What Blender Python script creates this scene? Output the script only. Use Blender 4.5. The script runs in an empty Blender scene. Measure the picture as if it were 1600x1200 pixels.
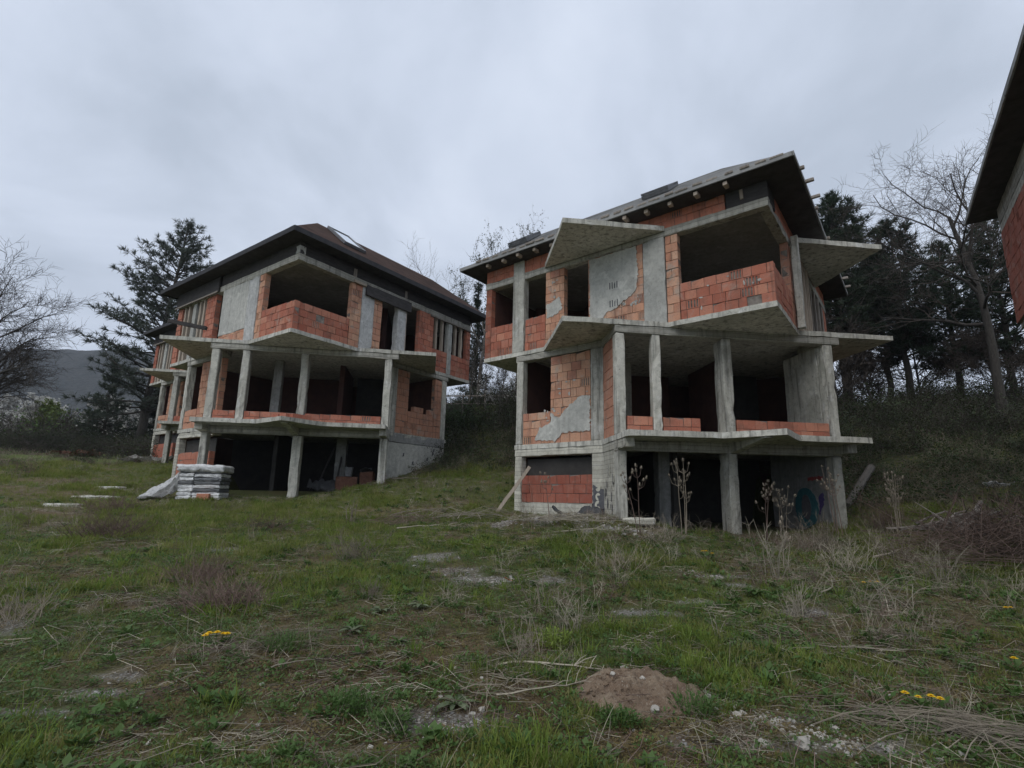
import bpy, bmesh, math, random
import numpy as np
from mathutils import Vector, Matrix, noise

SC = bpy.context.scene
COL = SC.collection
R2 = math.sqrt(2.0)
H2R = math.sqrt(0.5)
random.seed(7)

# ------------------------------------------------------------------ camera
cd = bpy.data.cameras.new('camera')
cam = bpy.data.objects.new('camera', cd)
COL.objects.link(cam)
cd.sensor_width = 36.0
cd.lens = 803.23 / 1600 * 36
cd.shift_x = -18.94 / 1600
cd.shift_y = 19.96 / 1600
cd.clip_start = 0.05
cd.clip_end = 3000
cam.matrix_world = Matrix.Rotation(math.pi / 2 + 0.1952, 4, 'X') @ Matrix.Rotation(0.017, 4, 'Z')
SC.camera = cam

# ------------------------------------------------------------------ sky, sun, exposure
SUN_EL, SUN_AZ = math.radians(52), math.radians(212)      # azimuth clockwise from +Y
world = bpy.data.worlds.new('World')
SC.world = world
world.use_nodes = True
wt = world.node_tree
wt.nodes.clear()
def wn(t, **k):
    n = wt.nodes.new(t)
    for a, b in k.items(): setattr(n, a, b)
    return n
w_out = wn('ShaderNodeOutputWorld'); w_bg = wn('ShaderNodeBackground')
w_bg.inputs['Strength'].default_value = 0.1
w_sky = wn('ShaderNodeTexSky', sky_type='NISHITA', sun_disc=False)
w_sky.sun_elevation = SUN_EL; w_sky.sun_rotation = SUN_AZ
w_tc = wn('ShaderNodeTexCoord'); w_sep = wn('ShaderNodeSeparateXYZ')
wt.links.new(w_tc.outputs['Generated'], w_sep.inputs[0])
w_abs = wn('ShaderNodeMath', operation='ABSOLUTE'); wt.links.new(w_sep.outputs['Z'], w_abs.inputs[0])
w_add = wn('ShaderNodeMath', operation='ADD'); wt.links.new(w_abs.outputs[0], w_add.inputs[0]); w_add.inputs[1].default_value = 0.33
w_dx = wn('ShaderNodeMath', operation='DIVIDE'); wt.links.new(w_sep.outputs['X'], w_dx.inputs[0]); wt.links.new(w_add.outputs[0], w_dx.inputs[1])
w_dy = wn('ShaderNodeMath', operation='DIVIDE'); wt.links.new(w_sep.outputs['Y'], w_dy.inputs[0]); wt.links.new(w_add.outputs[0], w_dy.inputs[1])
w_cmb = wn('ShaderNodeCombineXYZ'); wt.links.new(w_dx.outputs[0], w_cmb.inputs[0]); wt.links.new(w_dy.outputs[0], w_cmb.inputs[1])
w_n1 = wn('ShaderNodeTexNoise'); w_n1.inputs['Scale'].default_value = 1.9; w_n1.inputs['Detail'].default_value = 9; w_n1.inputs['Roughness'].default_value = 0.52; w_n1.inputs['Distortion'].default_value = 0.35
wt.links.new(w_cmb.outputs[0], w_n1.inputs['Vector'])
w_ramp = wn('ShaderNodeValToRGB')
e = w_ramp.color_ramp.elements
e[0].position = 0.34; e[0].color = (5.15, 5.85, 7.0, 1)
e[1].position = 0.66; e[1].color = (7.6, 8.35, 9.7, 1)
m = e.new(0.5); m.color = (6.5, 7.25, 8.6, 1)
wt.links.new(w_n1.outputs['Fac'], w_ramp.inputs[0])
w_mix = wn('ShaderNodeMixRGB'); w_mix.inputs[0].default_value = 0.97
wt.links.new(w_sky.outputs[0], w_mix.inputs[1]); wt.links.new(w_ramp.outputs[0], w_mix.inputs[2])
wt.links.new(w_mix.outputs[0], w_bg.inputs[0]); wt.links.new(w_bg.outputs[0], w_out.inputs[0])

sd = bpy.data.lights.new('sun', 'SUN')
sd.energy = 1.5; sd.angle = math.radians(50); sd.color = (1, 0.97, 0.93)
sun = bpy.data.objects.new('sun', sd); COL.objects.link(sun)
sdir = Vector((math.sin(SUN_AZ) * math.cos(SUN_EL), math.cos(SUN_AZ) * math.cos(SUN_EL), math.sin(SUN_EL)))
sun.rotation_euler = sdir.to_track_quat('Z', 'Y').to_euler()

vs = SC.view_settings
SC.display_settings.display_device = 'sRGB'
vs.view_transform = 'Standard'; vs.look = 'None'; vs.gamma = 1; vs.exposure = 0
vs.use_curve_mapping = False
SC.render.engine = 'CYCLES'
SC.cycles.max_bounces = 6; SC.cycles.diffuse_bounces = 3; SC.cycles.glossy_bounces = 2
SC.cycles.transparent_max_bounces = 6; SC.cycles.use_denoising = True

# ------------------------------------------------------------------ helpers: objects
def tag(o, label=None, cat=None, group=None, kind=None):
    if label: o['label'] = label
    if cat: o['category'] = cat
    if group: o['group'] = group
    if kind: o['kind'] = kind
    return o
def empty(name, loc, rz=0.0):
    o = bpy.data.objects.new(name, None); COL.objects.link(o)
    o.location = loc; o.rotation_euler = (0, 0, rz); o.empty_display_size = 0.2
    return o
def link(name, me, mats=None, parent=None, smooth=False):
    o = bpy.data.objects.new(name, me); COL.objects.link(o)
    if mats is not None:
        for mm in (mats if isinstance(mats, (list, tuple)) else [mats]): me.materials.append(mm)
    if parent: o.parent = parent
    if smooth: me.polygons.foreach_set('use_smooth', [True] * len(me.polygons))
    return o
def from_bm(name, bm, mats, parent=None, smooth=False):
    me = bpy.data.meshes.new(name); bm.to_mesh(me); bm.free()
    return link(name, me, mats, parent, smooth)
class MB:
    """collects tubes, quads and triangles into one mesh"""
    def __init__(s): s.v = []; s.f = []; s.mi = []
    def tube(s, pts, rad, sides=4, mi=0, cap=True):
        n0 = len(s.v); pts = [Vector(p) for p in pts]; prev = None
        for i, p in enumerate(pts):
            d = (pts[min(i + 1, len(pts) - 1)] - pts[max(i - 1, 0)])
            if d.length < 1e-9: d = Vector((0, 0, 1))
            d.normalize()
            if prev is None:
                a = d.orthogonal().normalized()
            else:
                a = prev - d * prev.dot(d)
                a = a.normalized() if a.length > 1e-6 else d.orthogonal().normalized()
            prev = a; b = d.cross(a); r = rad[i]
            for k in range(sides):
                t = 2 * math.pi * k / sides
                s.v.append(p + (a * math.cos(t) + b * math.sin(t)) * r)
        for i in range(len(pts) - 1):
            for k in range(sides):
                k2 = (k + 1) % sides; q = n0 + i * sides
                s.f.append((q + k, q + k2, q + sides + k2, q + sides + k)); s.mi.append(mi)
        if cap:
            s.f.append(tuple(n0 + k for k in reversed(range(sides)))); s.mi.append(mi)
            q = n0 + (len(pts) - 1) * sides
            s.f.append(tuple(q + k for k in range(sides))); s.mi.append(mi)
    def poly(s, pts, mi=0):
        n0 = len(s.v); s.v += [Vector(p) for p in pts]
        s.f.append(tuple(range(n0, n0 + len(pts)))); s.mi.append(mi)
    def blade(s, p, d, side, L, w, bend=0.0, mi=0):
        p = Vector(p); n0 = len(s.v); mid = p + d * (L * 0.55); tip = p + d * L + Vector((0, 0, -bend * L))
        s.v += [p - side * w * .5, p + side * w * .5, mid + side * w * .42, mid - side * w * .42, tip]
        s.f += [(n0, n0 + 1, n0 + 2, n0 + 3), (n0 + 3, n0 + 2, n0 + 4)]; s.mi += [mi, mi]
    def mesh(s, name):
        me = bpy.data.meshes.new(name); me.from_pydata([tuple(v) for v in s.v], [], s.f); me.update()
        if any(s.mi): me.polygons.foreach_set('material_index', s.mi)
        return me
    def build(s, name, mats, parent=None, smooth=False):
        return link(name, s.mesh(name), mats, parent, smooth)

# ------------------------------------------------------------------ helpers: numpy noise and terrain
def vnoise(x, y, seed=0):
    x = np.asarray(x, float); y = np.asarray(y, float)
    xi = np.floor(x).astype(np.int64); yi = np.floor(y).astype(np.int64)
    xf = x - xi; yf = y - yi
    def h(a, b):
        n = (a * 374761393 + b * 668265263 + seed * 144664711) & 0x7fffffff
        n = ((n ^ (n >> 13)) * 1274126177) & 0x7fffffff
        return ((n ^ (n >> 16)) & 0xffff) / 65535.0
    u = xf * xf * (3 - 2 * xf); v = yf * yf * (3 - 2 * yf)
    return (h(xi, yi) * (1 - u) + h(xi + 1, yi) * u) * (1 - v) + (h(xi, yi + 1) * (1 - u) + h(xi + 1, yi + 1) * u) * v
def fbm(x, y, sc, octv=4, seed=0):
    t = 0; a = 0.5; s = 0
    for i in range(octv):
        t = t + a * vnoise(np.asarray(x) * sc, np.asarray(y) * sc, seed + i * 17); s += a; a *= 0.5; sc *= 2.03
    return t / s
CP = np.array([(0,0,-1.6),(-3,3.4,-1.6),(3,3.5,-1.58),(0,3.5,-1.6),(8,2,-1.5),(-8,2,-1.6),(0,-10,-1.8),(-25,-10,-1.4),(25,-10,-1.4),
(0,8,-1.25),(-4,10,-1.0),(4,9,-1.15),(2.35,12.4,-.62),(5.15,12.9,-.8),(-.2,15.6,-.42),(8.2,13.3,-.6),(9,10,-.9),
(-7.85,17.8,-.12),(-5,18.4,.36),(-5,19.8,.68),(-3.5,22,1.52),(-10.8,17.2,-.08),(-13.4,20,.3),(-9,9,-1.0),(-20,22,.9),(-30,32,2.2),(-45,48,4.2),(-60,65,6),(-19,26,1.3),(-15,12,-.4),(-30,15,.8),
(11.8,12.8,-.15),(11.4,16,.6),(13.5,19,2.1),(16,22,3.4),(19.3,25,4.6),(25,32,5.2),(30,45,5.8),(10,30,5.2),(11.2,18.2,1.3),(4,24,3.0),(13,40,6.2),(20,15,1.6),(30,20,4),(13.7,.5,-1.2),(22,6,-.2),
(-1.5,15.7,-.3),(-2.1,22,1.7),(-2.5,26,3.4),(-3,31,5.2),(-3,40,6.8),(-10,31,3.2),(-20,45,4.6),
(0,160,10),(-150,160,9),(150,160,12),(-150,0,2),(150,0,8),(0,-60,-3)], float)
TS = 10.0
def _tps(r): return np.where(r > 0, r * r * np.log(np.maximum(r, 1e-9)), 0)
_n = len(CP)
_K = _tps(np.hypot(CP[:, None, 0] - CP[None, :, 0], CP[:, None, 1] - CP[None, :, 1]) / TS) + np.eye(_n) * .01
_P = np.c_[np.ones(_n), CP[:, :2] / TS]
_W = np.linalg.solve(np.block([[_K, _P], [_P.T, np.zeros((3, 3))]]), np.r_[CP[:, 2], 0, 0, 0])
def hsmooth(x, y):
    x = np.asarray(x, float); y = np.asarray(y, float)
    r = np.hypot(x[..., None] - CP[:, 0], y[..., None] - CP[:, 1]) / TS
    return _tps(r) @ _W[:_n] + _W[_n] + _W[_n + 1] * x / TS + _W[_n + 2] * y / TS
HOUSES = {   # world position of the near corner, turn, first floor height
    'H1': dict(x=-7.633, y=16.0225, z=2.4245, yaw=0.1789), 'H2': dict(x=5.7486, y=11.116, z=1.5961, yaw=0.1267),
    'H3': dict(x=14.62, y=-.3, z=1.5, yaw=0.188), 'H4': dict(x=-15.633, y=25.77, z=3.62, yaw=0.1789)}
def to_local(h, x, y):
    dx, dy = x - h['x'], y - h['y']; c, s = math.cos(h['yaw']), math.sin(h['yaw'])
    return dx * c + dy * s, -(-dx * s + dy * c)
def inside(h, x, y, m=0.0):
    p, q = to_local(h, x, y)
    u = -(p + q) * H2R; v = (p - q) * H2R
    return (u > m) & (v > m) & (u < 7.5 - m) & (v < 7.4 - m) & (q < -1.9 - m)
def ground_h(x, y):
    x = np.asarray(x, float); y = np.asarray(y, float)
    z = hsmooth(x, y)
    w = np.exp(-np.maximum(y - 9, 0) / 25)
    z = z + (fbm(x, y, 0.5, 3, 5) - .5) * .22 * np.minimum(1, 0.35 + np.maximum(y - 4, 0) / 12) + (fbm(x, y, 2.6, 3, 9) - .5) * .07 * w
    z = z + 0.22 * np.exp(-(((x - 1.2) / 1.7) ** 2 + ((y - 12.7) / .5) ** 2))                                                          # rubble bank
    z = z + .2 * np.exp(-(((x + 25.5) / 2.2) ** 2 + ((y - 27) / 1.2) ** 2)) * (.6 + .8 * fbm(x, y, 1.2, 3, 4))
    for h in HOUSES.values():
        z = np.where(inside(h, x, y, .15), np.minimum(z, h['z'] - 2.3), z)
    return z
def gh(x, y): return float(ground_h(np.array([x]), np.array([y]))[0])

# ------------------------------------------------------------------ helpers: materials
def newmat(name, rough=0.9):
    mt = bpy.data.materials.new(name); mt.use_nodes = True
    nt = mt.node_tree; b = nt.nodes['Principled BSDF']; b.inputs['Roughness'].default_value = rough
    b.inputs['Specular IOR Level'].default_value = 0.25
    return mt, nt, b
class G:
    """small node-graph helper"""
    def __init__(s, nt): s.nt = nt
    def n(s, t, ins=None, **k):
        x = s.nt.nodes.new(t)
        for a, b in k.items(): setattr(x, a, b)
        for a, b in (ins or {}).items():
            if hasattr(b, 'is_linked') or isinstance(b, bpy.types.NodeSocket): s.nt.links.new(b, x.inputs[a])
            else: x.inputs[a].default_value = b
        return x
    def pos(s, scale=(1, 1, 1)):
        g = s.n('ShaderNodeNewGeometry')
        m = s.n('ShaderNodeMapping', {'Vector': g.outputs['Position'], 'Scale': scale}); return m.outputs[0]
    def obj(s, scale=(1, 1, 1)):
        g = s.n('ShaderNodeTexCoord')
        m = s.n('ShaderNodeMapping', {'Vector': g.outputs['Object'], 'Scale': scale}); return m.outputs[0]
    def noise(s, vec, sc, det=4, rough=.55, dist=0): return s.n('ShaderNodeTexNoise', {'Vector': vec, 'Scale': sc, 'Detail': det, 'Roughness': rough, 'Distortion': dist}).outputs['Fac']
    def ramp(s, fac, stops):
        r = s.n('ShaderNodeValToRGB', {0: fac}); el = r.color_ramp.elements
        el[0].position, el[0].color = stops[0][0], (*stops[0][1], 1)
        el[1].position, el[1].color = stops[-1][0], (*stops[-1][1], 1)
        for p, c in stops[1:-1]:
            q = el.new(p); q.color = (*c, 1)
        return r.outputs[0]
    def mix(s, fac, a, b, mode='MIX'):
        r = s.n('ShaderNodeMixRGB', {0: fac}, blend_type=mode)
        for i, q in ((1, a), (2, b)):
            if isinstance(q, tuple): r.inputs[i].default_value = (*q, 1)
            else: s.nt.links.new(q, r.inputs[i])
        return r.outputs[0]
    def math(s, op, a, b=0.0, clamp=False):
        r = s.n('ShaderNodeMath', {0: a, 1: b}, operation=op, use_clamp=clamp); return r.outputs[0]
    def rng(s, v, a, b, c=0, d=1): return s.n('ShaderNodeMapRange', {0: v, 1: a, 2: b, 3: c, 4: d}).outputs[0]
    def bump(s, h, strength, dist, bsdf):
        r = s.n('ShaderNodeBump', {'Height': h, 'Strength': strength, 'Distance': dist}); s.nt.links.new(r.outputs[0], bsdf.inputs['Normal'])
    def rnd(s): return s.n('ShaderNodeObjectInfo').outputs['Random']
def concrete(name, a, b, boards=0, stain=.6, streak=.6):
    mt, nt, bs = newmat(name, .92); g = G(nt); P = g.pos()
    big = g.noise(P, .9, 5, .6, .3); mid = g.noise(P, 7, 6, .65); fine = g.noise(P, 45, 3)
    c = g.mix(g.rng(big, .35, .68), a, b)
    c = g.mix(g.rng(mid, .42, .72, 0, .55), c, tuple(x * .55 for x in a))
    c = g.mix(g.rng(g.noise(P, 3.1, 4, .6, .8), .56, .7, 0, .4), c, tuple(min(.75, x * 1.45) for x in b))
    sk = g.noise(g.pos((5, 5, .35)), 1.6, 4, .6)
    c = g.mix(g.rng(sk, .5, .68, 0, streak), c, (.075, .073, .066))
    rs = g.noise(g.pos((3, 3, .5)), 1.1, 3, .6); c = g.mix(g.rng(rs, .66, .78, 0, .35), c, (.20, .13, .08))
    st = g.noise(P, 16, 5, .75, .6)
    c = g.mix(g.rng(st, .56, .70, 0, stain), c, (.08, .077, .068))
    tint = g.n('ShaderNodeHueSaturation', {'Color': c, 'Value': g.rng(g.rnd(), 0, 1, .85, 1.15)}).outputs[0]
    h = g.math('ADD', g.math('MULTIPLY', mid, .6), g.math('MULTIPLY', fine, .4))
    if boards:
        sp = g.n('ShaderNodeSeparateXYZ', {0: g.pos()}); z = g.math('MULTIPLY', g.math('ADD', sp.outputs[2], g.math('MULTIPLY', g.noise(P, 1.3, 2), .03)), 1 / .115)
        fr = g.math('FRACT', z); fl = g.math('FLOOR', z)
        wn_ = g.n('ShaderNodeTexWhiteNoise', {'W': fl}, noise_dimensions='1D').outputs['Value']
        tint = g.mix(g.rng(wn_, 0, 1, 0, .6), tint, tuple(x * .6 for x in a))
        ln = g.math('LESS_THAN', fr, .07)
        tint = g.mix(g.math('MULTIPLY', ln, .7), tint, (.06, .06, .055))
        h = g.math('SUBTRACT', h, g.math('MULTIPLY', ln, .8)); h = g.math('ADD', h, g.math('MULTIPLY', wn_, .5))
    nt.links.new(tint, bs.inputs['Base Color']); g.bump(h, .55, .02, bs)
    return mt
def brickmat(name, cols, dust):
    mt, nt, bs = newmat(name, .88); g = G(nt)
    r = g.rnd(); c = g.ramp(r, [(i / (len(cols) - 1), q) for i, q in enumerate(cols)])
    P = g.pos(); c = g.mix(g.rng(g.noise(P, 5, 5, .6), .5, .75, 0, dust), c, (.42, .33, .27))
    c = g.mix(g.rng(g.noise(P, 22, 4, .7), .55, .72, 0, .5), c, (.13, .06, .04))
    c = g.mix(g.rng(g.noise(P, 2.3, 4, .6), .52, .7, 0, .5), c, (.17, .095, .07)); c = g.mix(g.rng(g.noise(P, 1.7, 6, .7, .8), .57, .68, 0, dust + .15), c, (.40, .37, .32)); c = g.mix(g.rng(g.noise(g.pos((6, 6, .5)), 1.5, 4, .6), .56, .72, 0, .45), c, (.11, .075, .06))
    o = g.obj(); sx = g.n('ShaderNodeSeparateXYZ', {0: o}).outputs[0]
    rib = g.math('SINE', g.math('MULTIPLY', sx, 90.0))
    h = g.math('ADD', g.math('MULTIPLY', rib, .22), g.noise(P, 30, 4, .6))
    nt.links.new(c, bs.inputs['Base Color']); g.bump(h, .5, .012, bs)
    return mt
def noisy(name, cols, sc=6, rough=.9, bump=.4, dist=.02, stretch=(1, 1, 1), useobj=False, rndv=(.8, 1.2), det=5):
    mt, nt, bs = newmat(name, rough); g = G(nt); P = g.obj(stretch) if useobj else g.pos(stretch)
    f = g.noise(P, sc, det, .62, .3)
    n = len(cols); c = g.ramp(f, [(.28 + .46 * i / (n - 1), q) for i, q in enumerate(cols)])
    c = g.n('ShaderNodeHueSaturation', {'Color': c, 'Value': g.rng(g.rnd(), 0, 1, *rndv)}).outputs[0]
    nt.links.new(c, bs.inputs['Base Color'])
    if bump: g.bump(g.noise(P, sc * 3, 4, .6), bump, dist, bs)
    return mt
def leafmat(name, cols, transl=.25, rough=.6):
    mt, nt, bs = newmat(name, rough); g = G(nt)
    c = g.ramp(g.rnd(), [(i / (len(cols) - 1), q) for i, q in enumerate(cols)])
    c = g.mix(g.rng(g.noise(g.pos(), 1.7, 3), .4, .65, 0, .5), c, tuple(x * .6 for x in cols[0]))
    nt.links.new(c, bs.inputs['Base Color'])
    tr = g.n('ShaderNodeBsdfTranslucent', {'Color': c}); mx = g.n('ShaderNodeMixShader', {0: transl})
    nt.links.new(bs.outputs[0], mx.inputs[1]); nt.links.new(tr.outputs[0], mx.inputs[2])
    nt.links.new(mx.outputs[0], nt.nodes['Material Output'].inputs[0])
    return mt
M = {}
M['board_concrete'] = concrete('board_concrete', (.42, .405, .35), (.57, .55, .485), boards=1, stain=.65, streak=.6)
M['concrete'] = concrete('cast_concrete', (.43, .42, .365), (.60, .585, .52), stain=.75, streak=.7)
M['pale_concrete'] = concrete('pale_concrete', (.51, .49, .415), (.63, .61, .52), boards=1, stain=.45, streak=.3)
M['grey_concrete'] = concrete('grey_concrete', (.24, .24, .23), (.34, .34, .33), stain=.5, streak=.4)
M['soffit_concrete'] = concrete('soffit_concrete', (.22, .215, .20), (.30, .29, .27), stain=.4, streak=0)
M['plaster'] = concrete('plaster', (.39, .39, .36), (.50, .495, .455), stain=.45, streak=.2)
M['white_plaster'] = concrete('white_plaster', (.43, .43, .42), (.57, .57, .55), stain=.75, streak=.3)
M['brick_red'] = brickmat('brick_red', [(.34, .115, .075), (.48, .18, .115), (.39, .135, .088), (.52, .23, .15), (.43, .16, .105), (.37, .12, .078), (.47, .20, .135)], .25)
M['brick_old'] = brickmat('brick_old', [(.54, .28, .18), (.60, .34, .22), (.50, .24, .155), (.61, .37, .25), (.56, .30, .195), (.47, .22, .15), (.58, .32, .205)], .45)
M['brick_dark'] = brickmat('brick_dark', [(.29, .09, .06), (.35, .12, .08), (.31, .10, .07)], .2)
M['brick_inner_shaded'] = noisy('inner_brick_shaded', [(.06, .03, .026), (.095, .045, .036)], 3)  # brick of the inner rooms, their gloom painted into the colour
M['cellar'] = noisy('cellar_wall_shaded', [(.035, .034, .032), (.06, .057, .053)], 3)  # near-black colour with the cellar's shade painted in
M['mortar'] = noisy('mortar', [(.09, .07, .06), (.30, .27, .235)], 5)
M['wood'] = noisy('grey_wood', [(.15, .125, .105), (.27, .24, .21), (.34, .30, .26)], 3, stretch=(6, 6, .6))
M['wood_pale'] = noisy('pale_wood', [(.30, .25, .20), (.45, .38, .31)], 3, stretch=(6, 6, .6))
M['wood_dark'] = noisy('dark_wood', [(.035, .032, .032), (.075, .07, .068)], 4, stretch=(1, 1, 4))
M['fascia'] = noisy('fascia', [(.022, .022, .025), (.05, .048, .05)], 4, rough=.7)
M['metal'] = noisy('grey_metal', [(.10, .105, .11), (.2, .2, .21)], 6, rough=.5)
M['glass'], _nt, _b = newmat('glass', .06); _b.inputs['Base Color'].default_value = (.85, .88, .9, 1); _b.inputs['Metallic'].default_value = 1
def roofmat(name, a, b, course):
    mt, nt, bs = newmat(name, .9); g = G(nt); P = g.pos()
    sp = g.n('ShaderNodeSeparateXYZ', {0: P}); z = g.math('MULTIPLY', sp.outputs[2], 1 / course)
    fl = g.math('FLOOR', z); fr = g.math('FRACT', z)
    xx = g.math('FLOOR', g.math('ADD', g.math('MULTIPLY', g.math('ADD', sp.outputs[0], sp.outputs[1]), 3.0), g.math('MULTIPLY', fl, .5)))
    cell = g.n('ShaderNodeTexWhiteNoise', {'Vector': g.n('ShaderNodeCombineXYZ', {0: fl, 1: xx}).outputs[0]}, noise_dimensions='2D').outputs['Value']
    c = g.mix(g.rng(cell, 0, 1, 0, .8), a, b)
    c = g.mix(g.rng(g.noise(P, 1.3, 5, .6), .45, .7, 0, .6), c, tuple(x * .6 for x in a))
    c = g.mix(g.rng(g.noise(P, 9, 4, .7), .62, .72, 0, .7), c, (.03, .028, .026))
    c = g.mix(g.math('MULTIPLY', g.math('LESS_THAN', fr, .12), .6), c, tuple(x * .45 for x in a))
    nt.links.new(c, bs.inputs['Base Color']); g.bump(g.math('ADD', fr, g.noise(P, 20)), .5, .02, bs); return mt
M['roof_brown'] = roofmat('roof_brown', (.115, .075, .062), (.165, .105, .085), .12)
M['roof_grey'] = roofmat('roof_grey', (.24, .24, .235), (.36, .36, .35), .17)
M['plastic_white'] = noisy('white_plastic', [(.45, .45, .45), (.72, .72, .71), (.82, .82, .81)], 9, rough=.55, bump=.6, dist=.03)
M['plastic_grey'] = noisy('grey_plastic', [(.10, .105, .11), (.20, .205, .21)], 9, rough=.55, bump=.6, dist=.03)
M['stone'] = noisy('stone', [(.24, .22, .19), (.40, .375, .33), (.52, .49, .44)], 6, useobj=True)
M['gravel'] = noisy('gravel', [(.25, .24, .225), (.42, .405, .385)], 6, useobj=True, rndv=(.55, 1.35))
M['clod'] = noisy('clod_soil', [(.13, .085, .055), (.24, .18, .125)], 8, useobj=True)
M['dry'] = noisy('dry_stem', [(.17, .145, .115), (.31, .265, .20)], 5, rndv=(.7, 1.3), bump=0)
M['dry_pale'] = noisy('dry_stem_pale', [(.27, .24, .185), (.43, .385, .30)], 5, rndv=(.6, 1.25), bump=0)
M['dry_brown'] = noisy('dry_stem_brown', [(.10, .07, .058), (.20, .14, .115)], 5, rndv=(.7, 1.3), bump=0)
M['bark'] = noisy('bark', [(.034, .03, .026), (.08, .072, .062)], 7, stretch=(3, 3, .7))
M['bark_grey'] = noisy('bark_grey', [(.075, .068, .06), (.16, .148, .13)], 7, stretch=(3, 3, .7))
M['twig'] = noisy('twig', [(.04, .033, .029), (.08, .067, .057)], 5, bump=0)
M['needle'] = leafmat('pine_needle', [(.032, .048, .030), (.052, .072, .042), (.042, .060, .038)], .18)
M['needle_grey'] = leafmat('grey_needle', [(.062, .078, .060), (.085, .10, .076)], .2)
M['grass'] = leafmat('grass_blade', [(.135, .18, .036), (.19, .24, .05), (.235, .275, .066), (.255, .25, .078), (.33, .30, .14)], .45)
M['grass_lush'] = leafmat('lush_grass', [(.15, .225, .038), (.20, .275, .05), (.24, .305, .065)], .45)
M['herb'] = leafmat('herb_leaf', [(.065, .125, .03), (.09, .155, .042), (.11, .17, .055)], .3)
M['moss'] = leafmat('moss', [(.145, .12, .04), (.17, .135, .052), (.155, .105, .05), (.115, .115, .032)], .15)
M['mullein'] = leafmat('mullein_leaf', [(.115, .145, .08), (.15, .18, .10)], .2)
M['bush_green'] = leafmat('bush_leaf', [(.028, .042, .015), (.04, .056, .02), (.05, .06, .026)], .2)
M['bramble'] = leafmat('bramble_leaf', [(.035, .06, .02), (.055, .085, .028), (.07, .09, .035)], .25)
M['shrub'] = leafmat('shrub_leaf', [(.05, .085, .028), (.075, .11, .036)], .25)
M['bush_young'] = leafmat('young_leaf', [(.10, .14, .03), (.14, .17, .04)], .3)
M['blossom'] = leafmat('blossom', [(.42, .41, .38), (.55, .54, .50)], .3)
def plainmat(name, c, rough=.7):
    mt, nt, b = newmat(name, rough); b.inputs['Base Color'].default_value = (*c, 1); return mt
M['dandelion'] = plainmat('dandelion_yellow', (.80, .50, .01))
M['orange'] = noisy('orange_plastic', [(.55, .15, .06), (.70, .28, .16)], 12, rough=.5)
M['ochre'] = noisy('ochre_scrap', [(.16, .10, .03), (.26, .17, .06)], 12)
M['paint_dark'] = noisy('dark_paint', [(.07, .07, .075), (.13, .13, .14)], 12, bump=.2)
M['paint_pale'] = noisy('pale_paint', [(.46, .45, .38), (.60, .58, .48)], 12, bump=.2)
M['paint_teal'] = noisy('teal_paint', [(.03, .10, .12), (.05, .16, .18)], 12, bump=.2)
M['paint_purple'] = noisy('purple_paint', [(.07, .05, .16), (.11, .08, .22)], 12, bump=.2)
M['paint_red'] = noisy('red_paint', [(.25, .05, .05), (.33, .08, .08)], 12, bump=.2)
M['rust'] = noisy('rust', [(.10, .05, .035), (.20, .10, .07)], 8)

# ------------------------------------------------------------------ ground
GRAVEL = [(-3.35,4.4,.32,.14),(-3.5,4.05,.3,.08),(-5.2,5.6,.6,.35),(-5.4,9.85,.9,.3),(-1.4,9.5,.55,.3),(-.3,8.2,.75,.28),(-1.0,8.7,.55,.3),(2.9,8.8,.7,.34),(3.3,8.15,.3,.14),(-.5,4.0,.36,.2),(1.9,4.1,.3,.16),(1.4,6.9,.55,.16),(2.3,7.3,.35,.16),(-.69,3.6,.4,.12),(1.5,3.75,.4,.14),(3.6,6.9,.35,.18),(.3,12.8,1.5,.6),(2.1,12.0,1.4,.6),(-3.4,4.7,.25,.12),(2.3,3.7,.4,.1),(-13.9,17.9,.8,.3)]
BARE = [(-1.2,5.2,1.9,1.1),(-.3,4.4,1.5,.6),(1.3,3.9,1.5,.5),(-1.6,3.95,1.3,.4),(2.4,4.3,.9,.4),(-1.5,5.1,1.4,.7),(-2.4,6.4,1.2,.5),(-.7,5.6,1.0,.5),(-1.3,6.6,1.2,.4),(-2.4,4.4,1.0,.4),(.95,4.6,.55,.5),(2.5,4.55,1.2,.35),(-.16,4.6,1.2,.5),(1.4,3.85,1.0,.4),(.3,12.8,2,.7),(2.3,12.5,1.6,.6),(-11.8,12.8,1.2,.6),(-4.6,6.7,.8,.35),(-6.3,7.8,.8,.4)]
LUSH = [(-4,12,3,1.5),(-3,14.8,3,1.5),(-2.9,6.45,.7,.3),(.26,6.05,1,.35),(-2.3,5.7,.5,.25),(1.3,6.3,.9,.3),(4.2,5.2,1.6,.8),(2.7,5.4,.8,.4),(5.1,6,1.5,.6),(-5.8,6.9,1.3,.6),(-6,10.3,2,1),(-10.2,13.7,3,1.2),(-2.5,8.3,1.6,.5),(2.1,9.4,1.5,.6),(-3,3.55,.8,.3),(-2.2,3.65,.6,.3),(6.9,9.9,2,.8),(0,10.6,2.6,.8),(-7,14.8,3,1.6)]
STRAW = [(-4.3,6.8,.9,.5),(4.5,8.85,.9,.4),(.6,6.6,.6,.4),(6.1,8.1,1.2,.6),(4.5,7.1,1.1,.5),(-2.4,13.6,1.1,.5),(.05,5.2,.7,.3),(3.9,5.95,.8,.4),(-9.4,10.9,1.6,.8),(-5.5,10.3,1,.5),(1.5,12.6,2,.6),(8.5,9.6,2,1),(-2.6,5.5,.7,.3),(3,4.2,.7,.3),(6.5,12,2,.7)]
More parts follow.
